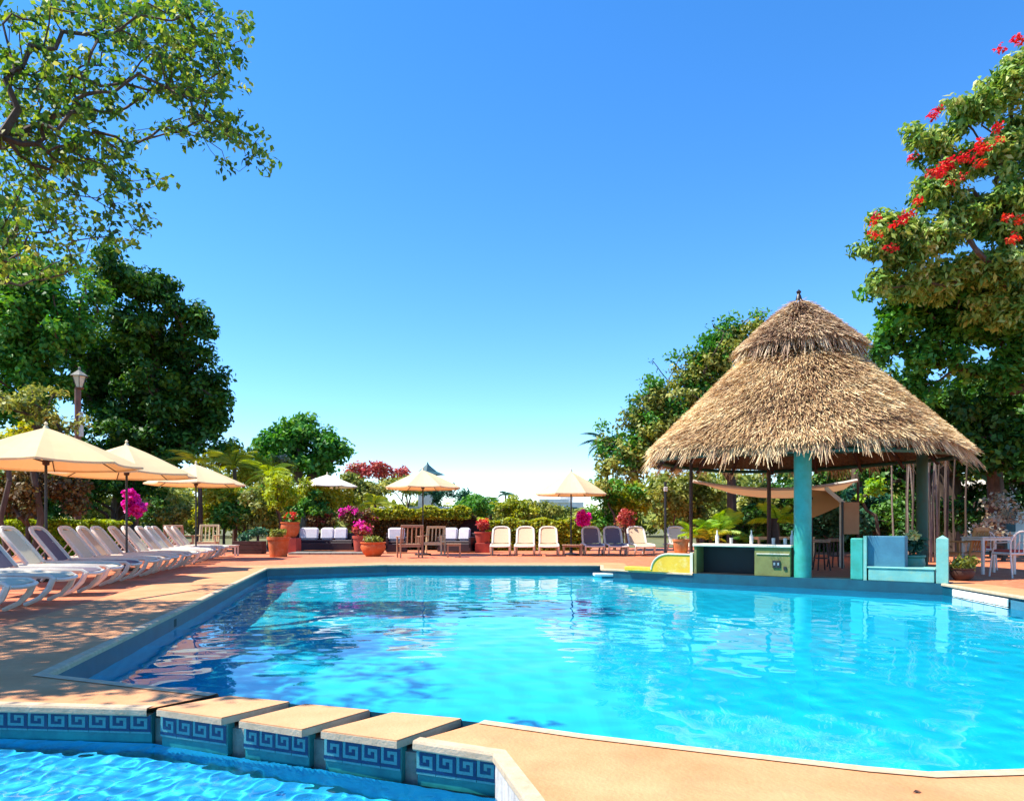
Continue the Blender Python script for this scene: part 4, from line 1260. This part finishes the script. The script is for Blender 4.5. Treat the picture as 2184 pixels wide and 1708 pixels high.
def hedge(label, x0, x1, y0, y1, z0, z1, lm, n, L=.10, W=.06, name='hedge', wav=.05):
    loc = Vector(((x0 + x1) / 2, (y0 + y1) / 2, 0)); sx, sy = x1 - x0, y1 - y0
    t = thing(name, label, 'hedge', loc)
    r = RNG
    m = n
    face = r.random(m)
    x = r.uniform(-sx / 2, sx / 2, m)
    top = face < .45
    z = np.where(top, z1 - z0 + r.normal(0, .02, m) + wav * np.sin(x * 5) * .5, r.uniform(0, z1 - z0, m))
    y = np.where(top, r.uniform(-sy / 2, sy / 2, m), -sy / 2 + r.normal(0, .04, m))
    P, tone = leaf_quads(np.stack([x, y, z + z0], 1), .07, 4, L, W, up=.8)
    quads_object('foliage', P, tone, LM[lm], t)
    MB().box((0, .05, z0 + (z1 - z0) * .46), (sx * .98, sy * .8, (z1 - z0) * .9)).build('twig_core', M['bark'], t)
    return t
hedge('clipped lime green hedge behind the left lounger row', ux(-60, 22.6), ux(252, 22.6), 22.6, 23.4, 0, 1.08, 'lime', 5200)
def flowerbush(label, vx, vy, rx, ry, d, lm, fl=None, cr=.3, per=95, L=.14, W=.08, k=1.4, fk=.5, name='shrub', cat='shrub', r0=.05, fper=60):
    k *= 1.35
    C = lobes([(vx, vy, rx, ry, d)], cr, k)
    F_ = None
    if fl:
        FC = C[RNG.random(len(C)) < fk]
        FC = FC + np.array([0, -.12, .1])
        F_ = (FC, cr * .8, fper, L * .75, W, fl)
    return tree(name, label, cat, C, cr, per, L, W, lm, V(vx, 1122, d) - Vector((0, 0, .95)), r0, flowers=F_)
flowerbush('magenta bougainvillea behind the second left parasol pole', 290, 1078, 20, 28, 23.8, 'magenta', 'magenta', .16, 60, .11, .08, 1.6, .6, 'bougainvillea', 'flowering shrub')
flowerbush('pale grey green bush right of the magenta bougainvillea', 375, 1090, 45, 35, 26, 'olive', None, .3, 60)
flowerbush('bright magenta flower ball beside the lone parasol pole', 1246, 1107, 17, 15, 24.2, 'magenta', 'magenta', .14, 60, .09, .07, 2.2, .9, 'bougainvillea', 'flowering shrub')
flowerbush('crimson and magenta bougainvillea right of the dark sofa', 765, 1103, 52, 24, 27.8, 'brown', 'magenta', .25, 50, .12, .08, 1.6, .22, 'bougainvillea', 'flowering shrub', fper=40)
flowerbush('pinkish brown bush behind the dark sofa cushions', 690, 1112, 42, 22, 28.5, 'brown', 'crimson', .25, 60, .12, .06, 1.5, .5)
flowerbush('tall bright yellow green bamboo clump left of the white parasol', 528, 985, 78, 45, 31, 'yellow', None, .5, 90, .26, .07, 1.5, name='bamboo_clump', cat='bamboo')
flowerbush('leafy yellow green clump below the bamboo', 478, 1060, 75, 50, 28, 'yellow', None, .42, 80, .22, .09)
flowerbush('mixed green shrub above the planter box', 550, 1090, 70, 55, 27, 'olive', None, .38, 90, .18, .09)
flowerbush('upright yellow green shrub behind the orange pot', 598, 1045, 42, 50, 26.5, 'lime', None, .32, 60, .20, .07)
flowerbush('mid green shrub right of the orange pot', 655, 1085, 55, 35, 28.5, 'vivid', None, .3, 80, .16, .08)
flowerbush('golden flowered bush at the bamboo edge', 598, 988, 30, 22, 33, 'olive', 'pale', .35, 60, .18, .1, 1.4, .5)
C = lobes([(640, 925, 80, 45, 45), (690, 965, 60, 45, 45), (722, 955, 30, 40, 45), (585, 950, 60, 50, 45), (640, 990, 90, 40, 45)], .8, 2.2)
tree('round_tree', 'round mid green tree beyond the white parasol', 'tree', C, .8, 100, .34, .2, 'vivid', V(650, 1122, 45) - Vector((0, 0, .95)), .35, np.array(V(650, 1040, 45)))
flowerbush('dark red bougainvillea dome behind the middle parasol', 812, 1003, 64, 20, 40, 'crimson', 'crimson', .5, 80, .22, .12, 1.7, .5, 'bougainvillea', 'flowering shrub')
flowerbush('yellow green shrub between the white and middle parasols', 770, 1045, 75, 40, 33, 'olive', None, .42, 90, .2, .1)
flowerbush('green and yellow shrub below the white parasol', 700, 1065, 80, 30, 30, 'yellow', None, .4, 70, .18, .09)
flowerbush('low green bushes behind the middle parasol', 870, 1035, 70, 20, 37, 'olive', None, .42, 80, .2, .1)
flowerbush('grey green shrub hiding the foot of the pointed roof', 930, 1048, 60, 16, 43, 'bluegreen', None, .42, 90, .2, .1)
flowerbush('olive shrub left of the pointed roof', 865, 1030, 50, 25, 42, 'yellow', None, .42, 90, .2, .1)
hedge('arched dark hedge with golden tips behind the armchairs', ux(795, 28.2), ux(1012, 28.2), 28.2, 29.2, 0, 1.35, 'brown', 9000, .12, .06, wav=.2)
hedge('sunlit golden fringe along the top of the dark hedge', ux(800, 28.6), ux(1005, 28.6), 28.0, 28.5, 1.25, 1.62, 'yellow', 3000, .12, .06, 'flowering_hedge', wav=.25)
hedge('yellow green hedge behind the three tan loungers', ux(1020, 27.5), ux(1260, 27.5), 27.5, 28.3, 0, 1.15, 'yellow', 4500, .13, .07, wav=.15)
flowerbush('tall olive hedge on the skyline behind the tan loungers', 1120, 1092, 90, 24, 34, 'olive', None, .4, 90, .18, .09, 1.9)
flowerbush('feathery green shrub on the skyline right of the middle parasol', 1000, 1072, 40, 34, 33, 'bluegreen', None, .38, 70, .22, .08)
flowerbush('dark shrub below the lone parasol at right', 1290, 1090, 40, 40, 28, 'vivid', None, .35, 80, .18, .08)
flowerbush('pinkish shrub right of the magenta flower ball', 1335, 1105, 24, 22, 25.5, 'crimson', None, .22, 50, .12, .06)
flowerbush('yellow green shrub mass behind the grey loungers', 1330, 1060, 80, 45, 29, 'yellow', None, .42, 90, .2, .1)
flowerbush('tall mottled olive shrub left of the bar', 1440, 1065, 80, 70, 27, 'olive', None, .42, 100, .2, .1, 1.6)
flowerbush('mottled olive shrub behind the shade sail', 1590, 1090, 90, 55, 27, 'olive', None, .42, 100, .2, .1, 1.5)
flowerbush('dark shrubs seen under the thatched roof', 1700, 1060, 120, 60, 30, 'dark', None, .5, 90, .22, .12, 1.6)
flowerbush('pale lit shrub under the right part of the thatched roof', 1860, 1090, 55, 55, 24, 'bluegreen', None, .34, 80, .18, .09, 1.4)
flowerbush('bright green bush tuft under the thatched roof', 1868, 1040, 28, 24, 21, 'bright', None, .22, 40, .14, .07, 1.6)
hedge('low hedge closing the garden behind the right terrace', ux(1500, 26), 15.5, 26, 27, 0, 1.1, 'dark', 5000, .16, .09)

flowerbush('sunlit yellow green shrub mass between the orange pot and the magenta flowers', 668, 1048, 60, 34, 29.2, 'yellow', None, .36, 90, .2, .08)
flowerbush('lush green shrub right of the third left parasol', 520, 1085, 70, 45, 27.5, 'vivid', None, .36, 90, .2, .09)
flowerbush('leafy skyline shrub between the middle parasol and the slim palm', 1010, 1085, 60, 30, 31, 'vivid', None, .36, 90, .18, .08)
flowerbush('yellow green skyline bush left of the lone parasol', 1095, 1085, 60, 26, 33, 'yellow', None, .36, 90, .18, .08)
flowerbush('bright shrub between the lone parasol and the thatched roof', 1310, 1035, 60, 35, 27.5, 'vivid', None, .36, 90, .18, .08)
flowerbush('dark leafy shrubs right behind the bar stools', 1770, 1110, 110, 40, 23, 'bluegreen', None, .36, 90, .18, .08)
flowerbush('shaded shrubs behind the pale garden table', 1620, 1115, 120, 35, 24, 'dark', None, .36, 90, .18, .08)
flowerbush('dense dark shrubs closing the terrace behind the hanging roots', 1960, 1100, 120, 50, 22.5, 'dark', None, .36, 90, .18, .08)
# tall sparse tree behind the palapa
C = lobes([(1610, 700, 32, 32, 24, .7), (1560, 740, 50, 40, 24), (1530, 790, 60, 50, 24), (1460, 800, 40, 35, 24, .7), (1480, 850, 70, 50, 24), (1410, 860, 40, 40, 24, .8), (1400, 920, 60, 45, 24),
           (1360, 970, 50, 45, 24), (1440, 960, 60, 50, 24), (1330, 1000, 60, 30, 24), (1350, 900, 30, 24, 24, .8), (1300, 960, 35, 35, 24.5, .8), (1560, 850, 110, 70, 25), (1470, 930, 110, 70, 25), (1500, 770, 40, 30, 24), (1390, 850, 40, 35, 24)], .34, 2.3)
tw_ = []
r_ = np.random.default_rng(9)
for (vx, vy) in [(1632, 668), (1600, 672), (1540, 705), (1520, 690), (1505, 720), (1480, 745), (1455, 755), (1440, 780), (1405, 790), (1385, 820), (1372, 815), (1350, 860), (1340, 880), (1395, 770), (1420, 835)]:
    tw_.append(np.array(V(vx + r_.uniform(-6, 6), vy + r_.uniform(-4, 4), 24 + r_.uniform(-1, 1))))
b0 = V(1560, 1122, 25) - Vector((0, 0, .95))
t = thing('tall_tree', 'tall twiggy tree rising behind the left slope of the thatched roof', 'tree', b0)
P, tone = leaf_quads(C - np.array(b0), .34, 46, .17, .09, .4, .2); quads_object('crown', P, tone, LM['olive'], t)
Cd = C[RNG.random(len(C)) < .45] + RNG.normal(0, .25, (1, 3)); P, tone = leaf_quads(Cd - np.array(b0), .4, 60, .17, .09, .4, .2); quads_object('crown', P, tone, LM['vivid'], t)
A = np.concatenate([C[RNG.random(len(C)) < .4], np.array(tw_)]) - np.array(b0)
limb_mesh(A, (0, 0, -.05), .16, np.array([.0, 0, 2.6]), rmin=.008, wob=.2).build('trunk', M['bark'], t, smooth=True)
P, tone = leaf_quads(np.array(tw_) - np.array(b0), .28, 9, .13, .05, .4, .2); quads_object('twig_leaves', P, tone, LM['bluegreen'], t)
# the crown behind the apex of the roof, right
C = lobes([(1790, 760, 60, 45, 27, .5), (1850, 800, 50, 60, 26, .8)], .4, 1.2)
tree('tall_tree', 'dark tree top just behind the right slope of the thatched roof', 'tree', C, .4, 50, .2, .1, 'bluegreen', V(1830, 1122, 27) - Vector((0, 0, .95)), .2)

# African tulip style tree at the right edge
TL = [(2150, 190, 70, 60, 17), (2190, 130, 60, 40, 17), (2075, 240, 55, 38, 17), (2005, 310, 60, 45, 17), (1950, 290, 22, 25, 17, .8), (2090, 330, 80, 55, 17), (2000, 400, 62, 50, 17), (2100, 450, 95, 60, 17),
      (2190, 400, 50, 90, 17.5, .6), (1900, 490, 62, 42, 17), (1985, 520, 85, 55, 17), (2120, 560, 85, 50, 17), (1900, 550, 65, 35, 17), (2180, 500, 60, 60, 17), (1870, 590, 30, 25, 17, .7)]
TL += [(2330, 220, 110, 120, 18), (2340, 430, 120, 120, 18), (2320, 620, 110, 70, 18), (2184, 300, 50, 80, 17.5), (2160, 620, 70, 50, 17.6), (2030, 600, 90, 45, 17.6), (1930, 610, 60, 35, 17.6), (2130, 660, 80, 40, 17.8)]
C = lobes(TL, .30, 2.7)
b0 = V(2420, 1122, 18.5) - Vector((0, 0, .95))
FL = [(2050, 340, 14), (2030, 352, 16), (2010, 362, 16), (2075, 318, 14), (2098, 312, 14), (2110, 306, 8), (1990, 372, 12), (2095, 350, 8), (1997, 250, 9), (2000, 238, 6), (1935, 465, 12), (1925, 475, 10), (1962, 425, 8), (2145, 470, 10),
      (2160, 512, 12), (2180, 470, 12), (2165, 90, 10), (2150, 98, 8), (1870, 495, 10), (1885, 470, 10), (1900, 520, 9), (1950, 330, 6), (2040, 370, 8), (2120, 270, 8)]
FC = np.array([np.array(V(a, b, 16.0)) for a, b, r in FL for _ in range(max(1, r // 4))]) + RNG.normal(0, .09, (sum(max(1, r // 4) for _, _, r in FL), 3)) * np.array([1.0, .5, .7])
tree('tulip_tree', 'tall sunlit tree with scarlet blossoms at the right edge', 'flowering tree', C, .30, 62, .20, .085, 'tulip', b0, .2, np.array(V(2330, 700, 18)), droop=.8, flowers=(FC, .14, 22, .10, .05, 'red'))
C = lobes([(1935, 670, 80, 50, 19), (2050, 650, 90, 55, 19), (2150, 680, 70, 65, 19), (1890, 740, 50, 45, 19), (1990, 760, 110, 50, 19), (2130, 780, 80, 55, 19), (2190, 620, 50, 50, 19), (1900, 620, 55, 28, 19, .8), (2090, 610, 90, 50, 18.6), (1980, 625, 80, 45, 18.6), (2184, 740, 60, 60, 19), (2300, 760, 90, 80, 19.5), (2280, 900, 80, 80, 20), (2050, 700, 120, 60, 19), (1950, 830, 60, 40, 19, .7)], .40, 2.2)
tree('broad_tree', 'bright green crown between the scarlet blossoms and the thatched roof', 'tree', C, .40, 85, .19, .11, 'vivid', V(2130, 1122, 22) - Vector((0, 0, .95)), .2, np.array(V(2110, 880, 21)))
C = lobes([(2070, 860, 130, 60, 20.5, 1.2), (2130, 930, 90, 80, 20.5, 1.1), (2060, 960, 110, 60, 21), (2060, 900, 170, 110, 24, 1.3), (2170, 1000, 110, 110, 23, .9), (1990, 980, 130, 110, 25, 1.2), (1900, 880, 90, 90, 25), (2060, 1080, 80, 60, 24), (1800, 900, 120, 120, 28)], .5, 2.2)
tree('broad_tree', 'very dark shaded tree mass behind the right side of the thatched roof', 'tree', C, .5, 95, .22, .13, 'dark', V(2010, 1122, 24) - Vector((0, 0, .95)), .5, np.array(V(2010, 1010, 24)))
C = lobes([(2140, 1090, 60, 50, 20, .7), (2110, 1130, 50, 40, 19, .7)], .28, 1.2)
tree('shrub', 'pale dry leaved shrub above the white chairs at right', 'shrub', C, .28, 40, .14, .08, 'pale', V(2140, 1122, 19.5) - Vector((0, 0, .95)), .05)
# hanging roots
t = thing('strangler_fig', 'cluster of thin hanging roots and stems in the dark behind the bar', 'tree', gp(1985, 18.6))
r_ = np.random.default_rng(3)
for k in range(22):
    x = r_.normal(0, .30); y = r_.normal(0, .2)
    o = MB().tube([(x + r_.normal(0, .08), y, 3.0), (x + r_.normal(0, .04), y, 1.6), (x, y, -.02)], [.018, .022, .03], 5)
    o.build('hanging_root', M['bark_pale'] if k % 2 else M['bark'], t)

# palms and big bright fronds
def frond_mesh(name, L_, n, lw, ll, droop, m, parent):
    """rachis along +X drooping, leaflets either side; leaflets joined (each is a few pixels)"""
    P = []; T = []
    pts = []
    for i in range(n + 1):
        u = i / n
        pts.append(Vector((L_ * u * (1 - .18 * u), 0, L_ * (.45 * u - droop * u * u))))
    for i in range(1, n + 1):
        p = pts[i]; d = (pts[i] - pts[i - 1]).normalized()
        u = i / n
        l = ll * math.sin(PI * min(.97, .12 + .85 * u)) 
        for s in (-1, 1):
            a = (d * .65 + Vector((0, s, -.28 - .2 * random.random()))).normalized()
            w = d * lw * .5
            q = p + a * l; q.z -= l * .18
            P.append([p - w, p + w, p + a * l * .6 + w * .7, q]); T.append(.3 + .5 * random.random())
    o = quads_object(name, np.array([[tuple(v) for v in q] for q in P]), np.array(T), m, parent)
    r = MB().tube(pts, [max(.006, .022 * (1 - i / n)) for i in range(n + 1)], 4, cap=False).build('rachis', m, o)
    return o
def palm(label, loc, h, nf, L_, lm, droop=.75, tr=.09, cat='palm tree', name='palm_tree', elev=(-10, 55), ll=.45, n=16, trunk=True):
    t = thing(name, label, cat, loc)
    if trunk: MB().tube([(0, 0, -.05), (.05, 0, h * .5), (0, 0, h)], [tr * 1.3, tr, tr * .9], 8).build('trunk', M['bark'], t, smooth=True)
    f0 = None
    for k in range(nf):
        if f0 is None:
            f0 = frond_mesh('frond', L_, n, L_ / n * .42, ll, droop, LM[lm], t); o = f0
            kid = f0.children[0]
        else:
            o = f0.copy(); COL.objects.link(o); o.parent = t
            c = kid.copy(); COL.objects.link(c); c.parent = o
        o.location = (0, 0, h)
        o.rotation_euler = (0, -R(random.uniform(*elev)), 2 * PI * k / nf + random.uniform(-.2, .2))
        s = random.uniform(.8, 1.1); o.scale = (s, s, s)
    return t
palm('dark palm top left of the thatched roof', gp(1292, 32), 4.6, 12, 1.5, 'bluegreen', .8, .10)
palm('small palm on the skyline right of the middle parasol', gp(1045, 34), 1.9, 11, 1.2, 'vivid', .8, .08)
palm('yellow tipped palm beyond the third left parasol', gp(425, 27), 3.2, 11, 1.5, 'yellow', .8, .09)
palm('palm with bright yellow fronds left of the white parasol', gp(575, 29), 3.0, 12, 1.5, 'lime', .75, .09)
palm('palm with broad fronds in the shrubs at left of the white parasol', gp(500, 29.5), 3.4, 12, 1.5, 'yellow', .75, .09)
palm('small yellow green palm before the dark red bougainvillea', gp(800, 31), 1.9, 11, 1.1, 'yellow', .75, .07)
palm('slim tall palm stem far right of the middle parasol', gp(1078, 60), 3.6, 9, 1.0, 'bluegreen', .9, .07)
palm('low fan of bright yellow green fronds behind the dark bar opening', gp(1535, 20.6), .75, 13, 1.15, 'bright', .45, .05, 'fern', 'fern_clump', (-5, 50), .36, 15)
palm('low bright fern left of the dark bar opening', gp(1487, 20.6), .6, 12, .95, 'bright', .5, .05, 'fern', 'fern_clump', (0, 55), .30, 14)
palm('yellowish low fern between the bright ferns behind the bar', gp(1515, 20.2), .55, 9, .8, 'yellow', .5, .05, 'fern', 'fern_clump', (0, 45), .3, 13)
palm('rich green fern behind the counter left of the teal column', gp(1658, 20.4), 1.05, 15, .95, 'bright', .5, .05, 'fern', 'fern_clump', (0, 60), .34, 15)
palm('small fern low beside the far end of the counter', gp(1600, 19.9), .5, 10, .6, 'vivid', .5, .04, 'fern', 'fern_clump', (0, 55), .22, 12)

# distant wood that closes the horizon
C = []
r_ = np.random.default_rng(77)
for k in range(1500):
    vx = r_.uniform(-400, 2600); d = r_.uniform(55, 75)
    top = 30 if 1020 < vx < 1290 else ((110 if vx < 640 or vx > 1330 else (52 if vx < 1040 else 36)) + 14 * math.sin(vx * .012) + 8 * math.sin(vx * .05))
    C.append(np.array(V(vx, 1122 - r_.uniform(-6, top), d)))
P, tone = leaf_quads(np.array(C), 1.1, 70, .55, .3)
tag(quads_object('distant_wood', P, tone, LM['olive']), kind='stuff')
o = bpy.data.objects['distant_wood']
